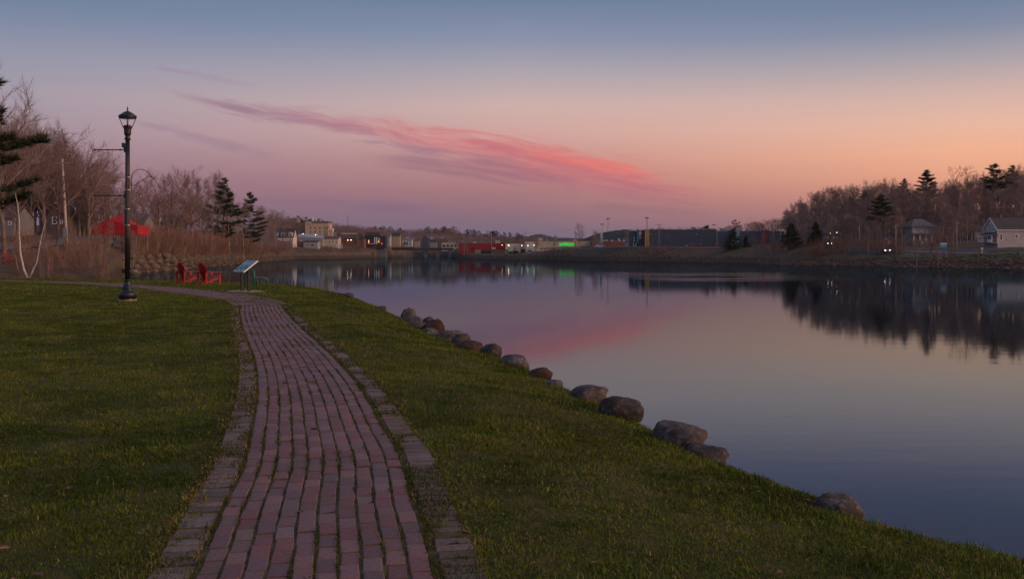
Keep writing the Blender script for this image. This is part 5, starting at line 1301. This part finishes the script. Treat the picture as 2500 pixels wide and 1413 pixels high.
# --- yard in front of the warehouses
def crate(px0, px1, y0, y1, D, mt, label, cat, name, ribs=True):
    k = D / F; w = (px1 - px0) * k; hh = (y1 - y0) * k; e = empty(name, (WX((px0 + px1) / 2, D), D, WZ(y1, D)), 0, label, cat)
    MB().box((0, 1.2, hh / 2 - .3), (w, 2.4, hh + .6)).build('body', mt, e); MB().box((0, 1.2, hh + .06), (w + .1, 2.5, .12)).build('lid', roof_grey, e)
    if ribs:
        for q in range(max(2, int(w / .7))): MB().box((-w / 2 + .25 + q * (w - .5) / max(1, int(w / .7) - 1), -.05, hh / 2), (.10, .10, hh * .92)).build('rib', mt, e)
dgreen = M('bin_green', (.022, .06, .045)); wood_f = M('fence_brown', (.17, .115, .09), var=.3)
crate(1160, 1173, 609.5, 619.5, 618, M('container_grey', (.34, .29, .27)), 'pale grey ribbed container before the red warehouse', 'container', 'container')
crate(1173.5, 1186, 612, 620, 612, dgreen, 'dark green bin right of the grey container', 'bin', 'bin'); crate(1187, 1199, 611.5, 620, 612, M('bin_blue', (.03, .045, .055)), 'dark blue bin left of the brown screen fence', 'bin', 'bin')
crate(1232.5, 1240.5, 612.5, 619.5, 588, M('container_grey', (.34, .29, .27)), 'small grey box container under the brightest lamp', 'container', 'container'); crate(1241, 1251.5, 613.5, 620.2, 586, M('bin_mid_green', (.035, .13, .065)), 'mid green bin beside the small grey container', 'bin', 'bin')
crate(1252, 1266, 612.6, 620, 588, dgreen, 'wide dark green dumpster left of the trailer', 'dumpster', 'dumpster')
e = empty('screen_fence', (WX(1220, 602), 602, WZ(620.5, 602)), 0, 'brown board screen fence in front of the red warehouse', 'fence')
for q in range(24): MB().box(((-20 + q * 1.72) * 602 / F, 0, 1.35), (1.6 * 602 / F, .12, 2.9)).build('board', wood_f, e)
# trailer and truck
white_p = M('paint_white', (.62, .60, .62), rough=.4); tyre = M('tyre_black', (.02, .02, .02)); pg = M('car_glass', (.02, .025, .035), rough=.08); chrome = mat('chrome', (.5, .5, .5), .2, .1, 3.0, metal=1.0)
def wheel(parent, x, y, r, w=.22):
    o = MB().tube([(x, y - w / 2, r), (x, y + w / 2, r)], r, 16).build('wheel', tyre, parent); MB().tube([(x, y - w / 2 - .02, r), (x, y + w / 2 + .02, r)], r * .58, 12).build('rim', chrome, o)
kt = 580 / F; e = empty('semi_trailer', (WX(1276, 580), 580, WZ(620.6, 580)), 0, 'white box trailer seen from behind with dark red doors', 'trailer')
MB().box((0, 6, 2.05), (3.4, 11.8, 2.6)).build('box', white_p, e)
for sx in (-1, 1): MB().box((sx * 1.55, .05, 2.05), (.42, .22, 2.7)).build('door_frame', M('frame_cream', (.55, .46, .38)), e)
MB().box((0, .05, 3.28), (2.7, .20, .25)).build('header', M('frame_cream', (.55, .46, .38)), e)
for sx in (-1, 1): MB().box((sx * .62, .04, 2.0), (1.2, .10, 2.2)).build('door', M('door_darkred', (.15, .02, .02)), e)
for yy in (1.4, 2.6): wheel(e, -1.3, yy, .45); wheel(e, 1.3, yy, .45)
MB().box((0, 1.0, .62), (3.0, 1.6, .25)).build('chassis', black_w, e)
e = empty('semi_truck', (WX(1293, 575), 575, WZ(621.3, 575)), 0, 'white truck cab parked facing the river next to the trailer', 'truck')
MB().prism([(0, .5), (0, 1.25), (.9, 1.5), (1.35, 2.35), (1.8, 3.3), (4.2, 3.3), (4.2, .5)], 0, -1.25, 1.25).build('cab', white_p, e)
MB().box((0, 1.02, 1.98), (2.1, .06, .72), rx=-.46).build('windshield', pg, e); MB().box((0, -.05, .85), (1.0, .08, .6)).build('grille', black_w, e); MB().box((0, -.08, .48), (2.5, .3, .3), ch=.05).build('bumper', chrome, e)
for sx in (-1, 1): MB().box((sx * .9, -.05, .95), (.35, .1, .25)).build('headlight', trim_w, e); wheel(e, sx * 1.1, 1.0, .5, .3); wheel(e, sx * 1.1, 3.8, .5, .3); MB().box((sx * 1.45, 1.3, 2.0), (.2, .15, .5)).build('mirror', black_w, e)
# --- cars
def car(loc, rz, paint, label, lights=None, suv=False, group=None):
    e = empty('car', loc, rz, label, 'car', group); hh = .12 if suv else 0      # local: nose toward -x
    body = [(-2.15, .32), (-2.2, .62), (-2.05, .78 + hh), (-1.15, .92 + hh), (1.75, .95 + hh), (2.12, .90 + hh), (2.18, .55), (2.1, .32)]
    MB().prism(body, 1, -.86, .86).build('body', paint, e)
    cab = [(-1.15, .90 + hh), (-.45, 1.42 + hh), (1.1 if suv else .85, 1.46 + hh), (1.95 if suv else 1.65, .93 + hh)]
    MB().add([(p[0], s * (.80 if p[1] < 1 + hh else .62), p[1]) for s in (-1, 1) for p in cab], [(0, 1, 2, 3), (7, 6, 5, 4), (0, 4, 5, 1), (1, 5, 6, 2), (2, 6, 7, 3), (3, 7, 4, 0)]).build('cabin', paint, e)
    MB().add([(-1.10, -.70, .97 + hh), (-1.10, .70, .97 + hh), (-.50, .56, 1.39 + hh), (-.50, -.56, 1.39 + hh)], [(0, 1, 2, 3)]).build('windshield', pg, e).location = (-.035, 0, .03)
    for s in (-1, 1):
        for q in ((-.72, .10), (.20, .95)):
            MB().add([(q[0] - (.22 if q[0] < 0 else 0), s * .82, .98 + hh), (q[1] + (.30 if q[0] > 0 else 0), s * .82, .98 + hh), (q[1], s * .675, 1.36 + hh), (q[0] + .10, s * .675, 1.36 + hh)], [(0, 1, 2, 3)]).build('side_window', pg, e)
        wheel(e, -1.35, s * .76, .33); wheel(e, 1.35, s * .76, .33)
        MB().lathe([(.001, -.05), (.13, -.03), (.14, .05)], 12, (-2.16, s * .62, .66)).build('headlight', lights or M('lens_pale', (.5, .5, .52), rough=.2), e)
        MB().box((2.14, s * .65, .75), (.08, .3, .14)).build('tail_light', M('lens_red', (.25, .02, .02)), e)
    MB().box((-2.18, 0, .55), (.06, .9, .16)).build('grille', black_w, e)
    return e
silver = mat('paint_silver', (.42, .44, .50), .3, .05, 1.0, metal=.4); head = glow('headlight_white', (1., .92, .84), 26); head_o = glow('headlight_orange', (1., .62, .28), 18)
car((WX(1465, 474), 474, WZ(604.3, 474)), math.pi, white_p, 'white car on the embankment road before the brick hall', suv=True)
car((WX(2170, 292), 292, GZ(WX(2170, 292), 292) + .1), math.radians(60), silver, 'silver car with bright headlights on the shore road', head)
car((WX(2022, 338), 338, WZ(599, 338)), math.radians(86), M('paint_dark', (.03, .03, .035), rough=.3), 'dark car with orange headlights below the lit house', head_o)
# --- poles
wood_p = mat('pole_wood', (.36, .28, .235), .9, .25, 1.5, bump=.3); steel_p = M('pole_steel', (.20, .16, .15)); dark_p = M('pole_dark', (.10, .075, .07))
def pole(px, yt, yb, D, label, style='utility', lean=0.0, r=.15, mt=None, group=None):
    zb = GZ(WX(px, D), D); zt = WZ(yt, D); e = empty('light_pole' if style in ('flood', 'lamp') else 'utility_pole', (WX(px, D), D, zb), 0, label, 'pole', group); H = zt - zb
    mt = mt or (wood_p if style != 'flood' else steel_p)
    MB().tube([(lean * H, 0, -.4), (0, 0, H)] if lean else [(0, 0, -.4), (0, 0, H)], [r * 1.2, r * .8], 10).build('shaft', mt, e)
    if style == 'utility':
        MB().box((0, -.12, H - .6), (2.4, .10, .13)).build('crossarm', wood_p, e)
        for q in (-1.05, -.5, .5, 1.05): MB().lathe([(.05, 0), (.07, .08), (.03, .2)], 8, (q, -.12, H - .54)).build('insulator', dark_p, e)
    elif style == 'flood':
        MB().lathe([(.12, 0), (.95, .18), (1.05, .32), (.95, .42), (.2, .5)], 16, (0, 0, H - .1)).build('lamp_head', dark_p, e)
    elif style == 'flat':
        MB().box((0, 0, H), (1.75, 1.0, .3), ch=.05).build('lamp_head', dark_p, e)
    elif style == 'transformer':
        MB().box((0, -.12, H - .6), (2.2, .10, .13)).build('crossarm', wood_p, e); MB().tube([(-.45, 0, H - 3.2), (-.45, 0, H - 2.2)], .26, 12).build('transformer', M('unit_grey', (.38, .37, .40)), e)
    elif style == 'street':
        MB().box((0, -.12, H - .5), (1.8, .10, .12)).build('crossarm', wood_p, e)
        MB().tube([(0, -.1, H - 2.2), (-1.0, -.1, H - 1.9), (-1.9, -.1, H - 2.0)], .05, 6).build('lamp_arm', steel_p, e); MB().box((-2.1, -.1, H - 2.05), (.6, .25, .14), ch=.03).build('lamp_head', greyp, e)
    return e
pole(1199.8, 570.5, 614, 610, 'utility pole in front of the red warehouse', 'plain_t', r=.17); o = pole(1283.6, 565.5, 600, 600, 'utility pole rising behind the parked truck')
pole(1405.3, 554, 608, 512, 'utility pole with transformer right of the green store sign', 'transformer'); pole(1609, 546, 600, 448, 'utility pole in front of the long blue wall')
pole(1470, 547.5, 600, 482, 'lamp pole with flat wide head beside the silver tank', 'flat', r=.12, mt=M('unit_grey', (.38, .37, .40))); pole(1484.2, 535, 600, 486, 'thin tall dark light pole right of the silver tank', 'flood', r=.10, mt=black_w)
pole(1579.6, 533, 601, 450, 'tall light pole in front of the yellow pillar', 'flood', r=.17); pole(1750.4, 557, 600, 446, 'pale short post at the corner of the blue building', 'plain', r=.15)
pole(1889, 546, 570, 420, 'taller pale pole behind the bank right of the red pillar', 'plain', r=.14); pole(1905, 548, 570, 440, 'pole with crossarm right of the red pillar')
pole(2097.7, 551, 592, 322, 'utility pole left of the road at the forest foot', 'plain_t'); pole(2080, 568, 590, 335, 'short pale pole beside the lit house', 'plain', r=.10)
pole(2187, 546.7, 607, 286, 'utility pole with street lamp just behind the silver car', 'street'); pole(2335.8, 539, 604, 276, 'utility pole with street lamp left of the gabled house', 'street')
for px in (1743,): pole(px, 549, 562, 480, 'roof light pole with flat head behind the blue building', 'flat', r=.10)
e = pole(152, 388, 602, 150, 'pale leaning utility pole with a grey box at the left', 'utility', lean=.055, r=.19, mt=white_bark)
MB().box((.62, -.30, WZ(568, 150) - e.location.z), (.62, .35, 1.45), ch=.05).build('meter_box', M('box_grey', (.26, .28, .29)), e)
pole(23, 428, 560, 175, 'thin utility pole half hidden by trees at far left', 'plain', r=.10, mt=bark_pale) if False else None
e = empty('silver_tank', (WX(1467.8, 488), 488, GZ(WX(1467.8, 488), 488)), 0, 'upright silver tank beside the white car', 'tank'); kz = WZ(567.6, 488) - e.location.z
MB().lathe([(.70, -.3), (.70, kz - .15), (.55, kz), (.01, kz + .05)], 20).build('shell', M('tank_silver', (.50, .47, .48), rough=.5), e); MB().lathe([(.78, -.3), (.78, .3)], 20).build('plinth', conc, e)
e = empty('lattice_mast', G(849, 960), 0, 'thin lattice mast on the ridge behind town', 'mast'); kz = WZ(527, 960) - e.location.z
for q in range(3): MB().tube([(.8 * math.cos(q * 2.094), .8 * math.sin(q * 2.094), -.5), (.12 * math.cos(q * 2.094), .12 * math.sin(q * 2.094), kz)], .10, 5).build('leg', steel_p, e)
for q in range(8): MB().lathe([(.75 - q * .07, 0), (.75 - q * .07, .12)], 3, (0, 0, q * kz / 8)).build('brace', steel_p, e)
# power lines between the right bank poles
def wire(a, b_, sag, label):
    pts = [Vector(a).lerp(Vector(b_), i / 12) - Vector((0, 0, sag * 4 * (i / 12) * (1 - i / 12))) for i in range(13)]
    o = MB().tube(pts, .022, 4).build('power_line', black_w); tag(o, label, 'wire', 'power lines on the right bank')
wire(P(2097.7, 553, 322), P(2187, 548.5, 286), .7, 'upper power line between the first two right bank poles'); wire(P(2187, 548.5, 286), P(2335.8, 541, 276), .8, 'upper power line crossing before the grey villa'); wire(P(2335.8, 541, 276), P(2560, 548, 262), .8, 'power line running past the gabled house roof')
wire(P(2187, 553, 286), P(2335.8, 557, 276), .6, 'lower power line crossing before the grey villa'); wire(P(1283.6, 567.5, 600), P(1405.3, 556, 512), 1.5, 'power line above the tan store'); wire(P(1405.3, 556, 512), P(1609, 548, 448), 2.0, 'power line from the tan store to the blue building')
# guard rails
gr = empty('guard_rail', G(1385, 508), 0, 'dark guard rail climbing the bank before the tan store', 'guard rail'); bx = gr.location.copy()
ga, gb = P(1320, 607, 512), P(1446, 602.2, 492)
MB().tube([ga - bx, gb - bx], .20, 6).build('rail', timber, gr)
for q in range(12): p = ga.lerp(gb, q / 11) - bx; MB().box(p - Vector((0, 0, .6)), (.22, .22, 1.3)).build('post', timber, gr)
gr = empty('guard_rail', P(1590, 603, 446), 0, 'long pale guard rail along the embankment road by the blue building', 'guard rail'); bx = gr.location.copy()
pts = [P(px, py, D) for px, py, D in ((1442, 602.6, 478), (1500, 602.6, 470), (1560, 602.4, 455), (1640, 602.6, 440), (1700, 603, 428), (1764, 603.6, 420))]
MB().tube([p - bx for p in pts], .15, 6).build('rail', M('rail_pale', (.36, .33, .34)), gr)
for i in range(len(pts) - 1):
    for q in range(5): p = pts[i].lerp(pts[i + 1], q / 5) - bx; MB().box(p - Vector((0, 0, .5)), (.16, .16, 1.1)).build('post', M('rail_pale', (.36, .33, .34)), gr)
# --- houses on the right bank
grey_v = siding('villa_grey', (.27, .225, .215)); gab_w = siding('gable_mauve', (.46, .41, .43))
B = Bld('gabled_house', 'pale mauve gabled house with white trim and porch at right', 'house', 2437, 2511, 560, 593.5, 285, 6.4, gab_w, math.radians(9), stretch=1.12)
e = B.e; W_, H_, Dp = B.w, B.h, B.dep; rise = (560 - 531.9) * B.k
# move so that the near corner stands at photo column 2436
cx_, cy_ = WX(2435.5, 285), 285; e.location.x = cx_ + math.cos(math.radians(9)) * W_ / 2; e.location.y = cy_ + math.sin(math.radians(9)) * W_ / 2
B.gable_x(roof_dark, rise, .35)
for (x, z, w, h_) in ((1.1, 1.72, 1.1, 1.85), (6.0, 1.95, 1.25, 1.25)):
    x = x - W_ / 2; m_ = MB()
    for sx in (-1, 1): m_.box((x + sx * (w / 2 - .09), -.05, z), (.18, .12, h_))
    for sz in (-1, 0, 1): m_.box((x, -.05, z + sz * (h_ / 2 - .09)), (w - .36, .12, .18 if sz else .06))
    o = m_.build('window', trim_w, e); MB().box((x, -.01, z), (w - .36, .06, h_ - .36)).build('pane', pane_m, o)
for (y, z, w, h_) in ((2.1, 4.15, .62, 1.35), (4.3, 4.15, .62, 1.35), (3.2, 5.75, .4, .4), (2.6, 1.8, .9, 1.7)):
    m_ = MB(); X0 = -W_ / 2 - .06
    for sy in (-1, 1): m_.box((X0, y + sy * (w / 2 - .06), z), (.10, .13, h_))
    for sz in (-1, 0, 1): m_.box((X0, y, z + sz * (h_ / 2 - .06)), (.10, w - .24, .13 if sz else .05))
    o = m_.build('window', trim_w, e); MB().box((X0 + .03, y, z), (.06, w - .24, h_ - .24)).build('pane', pane_m, o)
for y in (0, Dp): MB().box((-W_ / 2 - .02, y, H_ / 2), (.16, .22, H_)).build('corner_board', trim_w, e)
for sgn in (-1, 1):
    L_ = math.hypot(Dp / 2 + .35, rise * (Dp / 2 + .35) / (Dp / 2)); MB().box((-W_ / 2 - .37, Dp / 2 + sgn * (Dp / 4 + .17), H_ + rise / 2 - .12), (.10, L_, .26), rx=-sgn * math.atan2(rise, Dp / 2)).build('barge_board', trim_w, e)
MB().box((0, -.40, H_ - .22), (W_ + .6, .12, .22)).build('fascia', trim_w, e)
ch = MB().box((W_ * -.18, Dp / 2, H_ + rise + .35), (.75, .6, 1.5)).build('chimney', brick, e)
# porch on the gable end
por = MB().add([(-W_ / 2 - 1.9, -.3, 2.35), (-W_ / 2 - 1.9, Dp + .3, 2.35), (-W_ / 2, Dp - .1, 3.15), (-W_ / 2, .1, 3.15), (-W_ / 2 - 1.9, -.3, 2.20), (-W_ / 2 - 1.9, Dp + .3, 2.20), (-W_ / 2, Dp + .3, 2.20), (-W_ / 2, -.3, 2.20)],
               [(0, 3, 2, 1), (0, 1, 5, 4), (4, 5, 6, 7), (1, 2, 6, 5), (3, 0, 4, 7)]).build('porch_roof', roof_dark, e)
MB().box((-W_ / 2 - 1.95, Dp / 2, 2.26), (.08, Dp + .7, .16)).build('porch_fascia', trim_w, e); MB().box((-W_ / 2 - .95, Dp / 2, .05), (1.9, Dp, .3)).build('porch_floor', conc_w, e)
for y in (.05, 2.1, 4.3, Dp - .05): MB().box((-W_ / 2 - 1.8, y, 1.2), (.14, .14, 2.1)).build('porch_post', trim_w, e)
for y0, y1 in ((.1, 2.05), (4.35, Dp - .1)):
    o = MB().box((-W_ / 2 - 1.8, (y0 + y1) / 2, 1.0), (.08, y1 - y0, .09)).box((-W_ / 2 - 1.8, (y0 + y1) / 2, .3), (.08, y1 - y0, .07)).build('porch_rail', trim_w, e)
    for q in range(9): MB().box((-W_ / 2 - 1.8, y0 + (q + .5) * (y1 - y0) / 9, .65), (.05, .09, .65)).build('baluster', trim_w, o)
MB().box((-W_ / 2 - .08, 4.6, 1.15), (.1, .95, 2.1)).build('door', M('door_teal', (.12, .16, .16)), e)
B = Bld('grey_villa', 'large grey house with hipped roof half hidden by bare trees', 'house', 2228, 2286, 554, 590, 312, 10, grey_v); B.hip(roof_grey, 2.7, .7, .35)
for px, py in ((2231, 563), (2237, 563), (2244, 563), (2252, 563), (2262, 564), (2234, 580), (2246, 580), (2258, 580), (2274, 580)): B.win(px, py, 4.2, 9)
B.box('porch_roof', 2224, 2270, 571.5, 573.5, roof_grey, -2.2, 2.4); B.box('bay', 2226, 2262, 554.5, 570.5, M('bay_pale', (.33, .28, .27)), -.03, .02)
for px in (2225, 2240, 2255, 2269): B.box('porch_post', px - .7, px + .7, 574, 589, trim_w, -2.0, .2)
B = Bld('small_grey_house', 'small grey cottage left of the gabled house', 'house', 2379, 2402, 563, 588, 318, 7, M('cottage_grey', (.23, .185, .185))); B.gable_x(roof_dark, 2.0); B.win(2388, 575, 6.5, 7, pane=M('pane_blue', (.05, .09, .15), rough=.1))
B = Bld('lit_house', 'dark hip-roofed house with two orange lights at the forest foot', 'house', 2004, 2049, 569, 596, 372, 9, M('house_dark', (.11, .10, .105))); B.hip(M('roof_slate', (.14, .14, .17)), 2.1, .7, .5)
for px in (2012, 2021, 2036, 2044): B.win(px, 580, 4, 6)
wall_lamp(2028, 569.5, 371, L_orange, 'orange light under the eave of the lit house, left one', .26); wall_lamp(2043.5, 567.6, 371, L_warm, 'warm light under the eave of the lit house, right one', .26)
# --- right bank road and its furniture
asphalt = M('asphalt', (.065, .058, .062), var=.2, scale=.8)
def strip(label, pts, width, mt, name='road', lift=.10):
    C = catmull([(p[0], p[1]) for p in pts], 10); T = np.gradient(C, axis=0); T /= np.linalg.norm(T, axis=1)[:, None]; Nn = np.stack([T[:, 1], -T[:, 0]], 1)
    rows_ = [C + Nn * (width * f) for f in np.linspace(-.5, .5, 9)]; zc = far_z(C[:, 0], C[:, 1])
    V = np.stack([np.column_stack([r_, far_z(r_[:, 0], r_[:, 1]) + lift]) for r_ in rows_], 1); n, k = V.shape[:2]; idx = np.arange(n * k).reshape(n, k)
    q = np.stack([idx[:-1, :-1], idx[:-1, 1:], idx[1:, 1:], idx[1:, :-1]], -1).reshape(-1, 4)
    return tag(link(name, mesh_np(name, V.reshape(-1, 3), q, 4, mt, True)), label=label, kind='structure')
strip('paved shore road on the right bank', [(WX(px, D), D) for px, D in ((2750, 250), (2560, 262), (2400, 272), (2280, 283), (2180, 293), (2100, 312), (2050, 332), (2010, 352), (1960, 372))], 6.5, asphalt)
strip('pale gravel edge of the shore road', [(WX(px, D), D) for px, D in ((2750, 246), (2560, 258), (2400, 268), (2280, 279), (2180, 289))], 1.0, M('gravel_pale', (.30, .25, .24)), 'road_edge', .16)
strip('embankment road before the blue building', [(WX(px, D), D) for px, D in ((1400, 530), (1450, 490), (1520, 474), (1600, 458), (1700, 436), (1790, 424))], 7, asphalt)
strip('road climbing the slope at far left', [(WX(px, D), D) for px, D in ((-60, 128), (40, 146), (110, 160), (170, 176), (230, 196), (300, 225))], 9, M('asphalt_blue', (.15, .15, .17), var=.15), lift=.25)
verge_m = M('verge_grass', (.075, .088, .026), var=.4, scale=.25)
strip('green grass verge between the shore road and the river', [(WX(px, D), D) for px, D in ((2750, 240), (2560, 252), (2400, 262), (2280, 272), (2190, 281), (2150, 286))], 9, verge_m, 'verge', .05)
strip('small green lawn before the gabled house', [(WX(px, D), D) for px, D in ((2440, 272), (2480, 275), (2540, 276), (2620, 272))], 9, verge_m, 'verge', .07)
strip('driveway up to the gabled house', [(WX(px, D), D) for px, D in ((2405, 271), (2440, 279), (2480, 284), (2530, 286))], 4, asphalt, 'driveway', .14)
bl = empty('notice_board', G(2303, 266), 0, 'bright blue and white board on two posts beside the road', 'sign'); kbd = 266 / F
for sx in (-1, 1): MB().box((sx * .85, 0, 1.05), (.10, .10, 2.3)).build('post', M('unit_grey', (.38, .37, .40)), bl)
zc = WZ(600.5, 266) - bl.location.z
MB().box((0, -.08, zc), (1.66, .06, .86)).build('blue_panel', M('board_blue', (.025, .30, .48), rough=.5), bl); MB().box((0, -.08, zc + .62), (1.66, .06, .34)).build('white_panel', trim_w, bl)
for q, ww in ((.62, 1.2), (.12, 1.0), (-.12, .8)): MB().box((-.1, -.125, zc + q), (ww, .02, .07)).build('text_line', M('text_mauve', (.30, .32, .40)) if q > .5 else M('text_pale', (.22, .50, .62)), bl)
e = empty('road_sign', G(2251.3, 276), 0, 'small white square sign on a thin post by the bare trees', 'sign'); zc = WZ(591.5, 276) - e.location.z; MB().tube([(0, 0, -.3), (0, 0, zc)], .05, 6).build('post', steel_p, e); MB().box((0, -.06, zc), (.48, .04, .62), ch=.005).build('plate', trim_w, e); MB().box((0, -.09, zc), (.28, .02, .34)).build('mark', black_w, e)
e = empty('road_sign', G(2170.5, 302), 0, 'yellow diamond warning sign above the silver car', 'sign'); zc = WZ(590.7, 302) - e.location.z; MB().tube([(0, 0, -.3), (0, 0, zc)], .05, 6).build('post', steel_p, e); MB().box((0, -.06, zc), (.74, .04, .74), ry=math.pi / 4).build('plate', M('sign_yellow', (.55, .30, .02), rough=.5), e); MB().box((0, -.09, zc), (.12, .02, .5)).build('mark', black_w, e)
e = empty('garden_shelter', G(2171, 312), 0, 'small shelter with curved grey roof behind the yellow sign', 'shelter')
MB().prism([(-1.5, 1.9), (-1.2, 2.4), (-.5, 2.75), (.4, 2.8), (1.2, 2.5), (1.6, 1.95), (1.5, 1.9), (1.1, 2.4), (.4, 2.68), (-.5, 2.63), (-1.1, 2.3), (-1.4, 1.86)], 1, -1.2, 1.2).build('roof', M('roof_bluegrey', (.24, .26, .31)), e)
for sx in (-1.3, 1.4):
    for sy in (-1, 1): MB().box((sx, sy, .9), (.12, .12, 2.1)).build('post', timber, e)
e = empty('mailbox', G(2397.4, 267), 0, 'white mailbox post at the drive of the gabled house', 'mailbox'); MB().box((0, 0, .55), (.14, .14, 1.3)).build('post', trim_w, e); MB().prism([(-.18, 1.2), (.18, 1.2), (.18, 1.4), (.10, 1.52), (-.10, 1.52), (-.18, 1.4)], 0, -.28, .28).build('box', trim_w, e)
# --- red tent and the houses behind it
red_c = mat('tent_red', (.44, .012, .016), .7, .2, 1.2, bump=.2)
tl = G(278, 186); kt = 186 / F; tent = empty('canopy_tent', tl, 0, 'bright red peaked canopy tent among bare trees on the left bank', 'tent')
tx = lambda px: (px - 278) * kt; tz = lambda py: WZ(py, 186) - tl.z
ex0, ex1, dpt = tx(221), tx(336), 6.0; pk = (tx(283), dpt / 2, tz(521)); sh = tz(550)
base_ = [(ex0 + .5, 0, sh), (tx(306), 0, sh + .3), (tx(306), dpt, sh + .3), (ex0 + .5, dpt, sh)]
m_ = MB().add(base_ + [pk, (tx(262), 0, sh + 1.0), (tx(262), dpt, sh + 1.0)], [(0, 5, 4, 6, 3), (5, 1, 4), (1, 2, 4), (2, 6, 4), (0, 3, 6, 5)]).build('canopy', red_c, tent)
MB().add([(ex0, -.1, tz(574)), (ex1, -.1, tz(573)), (ex1, dpt + .1, tz(573)), (ex0, dpt + .1, tz(574)), (ex0 + .5, 0, sh), (ex1, 0, sh), (ex1, dpt, sh), (ex0 + .5, dpt, sh), (tx(262), 0, sh + 1.0), (tx(306), 0, sh + .3)],
         [(0, 1, 5, 9, 8, 4), (1, 2, 6, 5), (2, 3, 7, 6), (3, 0, 4, 7)]).build('valance', red_c, tent)
for px in (226, 332):
    for yy in (.1, dpt - .1): MB().box((tx(px), yy, tz(574) / 2), (.12, .12, tz(574) + .4)).build('leg', greyp, tent)
MB().box((tx(262), 1.2, .75), (1.8, .8, .06)).box((tx(255), 1.2, .36), (.1, .7, .75)).box((tx(269), 1.2, .36), (.1, .7, .75)).build('table', timber, tent)
B = Bld('white_cottage', 'white cottage wall glimpsed through trees left of the red tent', 'house', 187, 212, 536, 562, 215, 6, M('cottage_white', (.27, .235, .235))); B.gable_x(roof_grey, 2.0); B.win(194, 548, 7, 9); B.win(205, 548, 7, 9)
B = Bld('brown_cottage', 'brown cottage with a white framed window behind the left road', 'house', 112, 158, 528, 566, 205, 7, brownw); B.gable_y(roof_dark, 2.4); B.win(133.5, 538, 13, 18, fr=.2); B.win(150, 542, 7, 9)
B = Bld('pale_cottage', 'pale house glimpsed behind the trunks at the left edge', 'house', -20, 34, 532, 572, 190, 8, M('cottage_white', (.27, .235, .235))); B.gable_x(roof_brown, 2.2); B.win(8, 545, 8, 10); B.win(24, 545, 8, 10)
B = Bld('rear_cottage', 'pale grey roofed cottage just right of the lamp post', 'house', 322, 350, 545, 562, 235, 7, M('cottage_white', (.27, .235, .235))); B.gable_x(M('roof_slate', (.14, .14, .17)), 2.3); B.win(340, 553, 6, 8)
B = Bld('dark_cottage', 'dark brown roofed cottage behind the left thicket', 'house', 392, 434, 545, 566, 335, 8, M('cottage_dark', (.10, .065, .05))); B.gable_x(roof_dark, 2.6); B.win(400, 555, 5, 7); B.win(420, 555, 5, 7)

# ------------------------------------------------------------------ evening air
hz = bpy.data.materials.new('evening_haze'); hz.use_nodes = True; t = NT(hz.node_tree); t.n.clear()
pv = t.node('ShaderNodeVolumePrincipled'); pv.inputs['Color'].default_value = (.86, .88, .95, 1); pv.inputs['Density'].default_value = 4.5e-5; pv.inputs['Anisotropy'].default_value = .2
ou = t.node('ShaderNodeOutputMaterial'); t.put(ou.inputs['Volume'], pv.outputs[0])
o = MB().box((0, 4400, 80), (14000, 9400, 176)).build('haze', hz); tag(o, label='thin evening haze over the river valley', kind='stuff')
SC.cycles.volume_bounces = 0
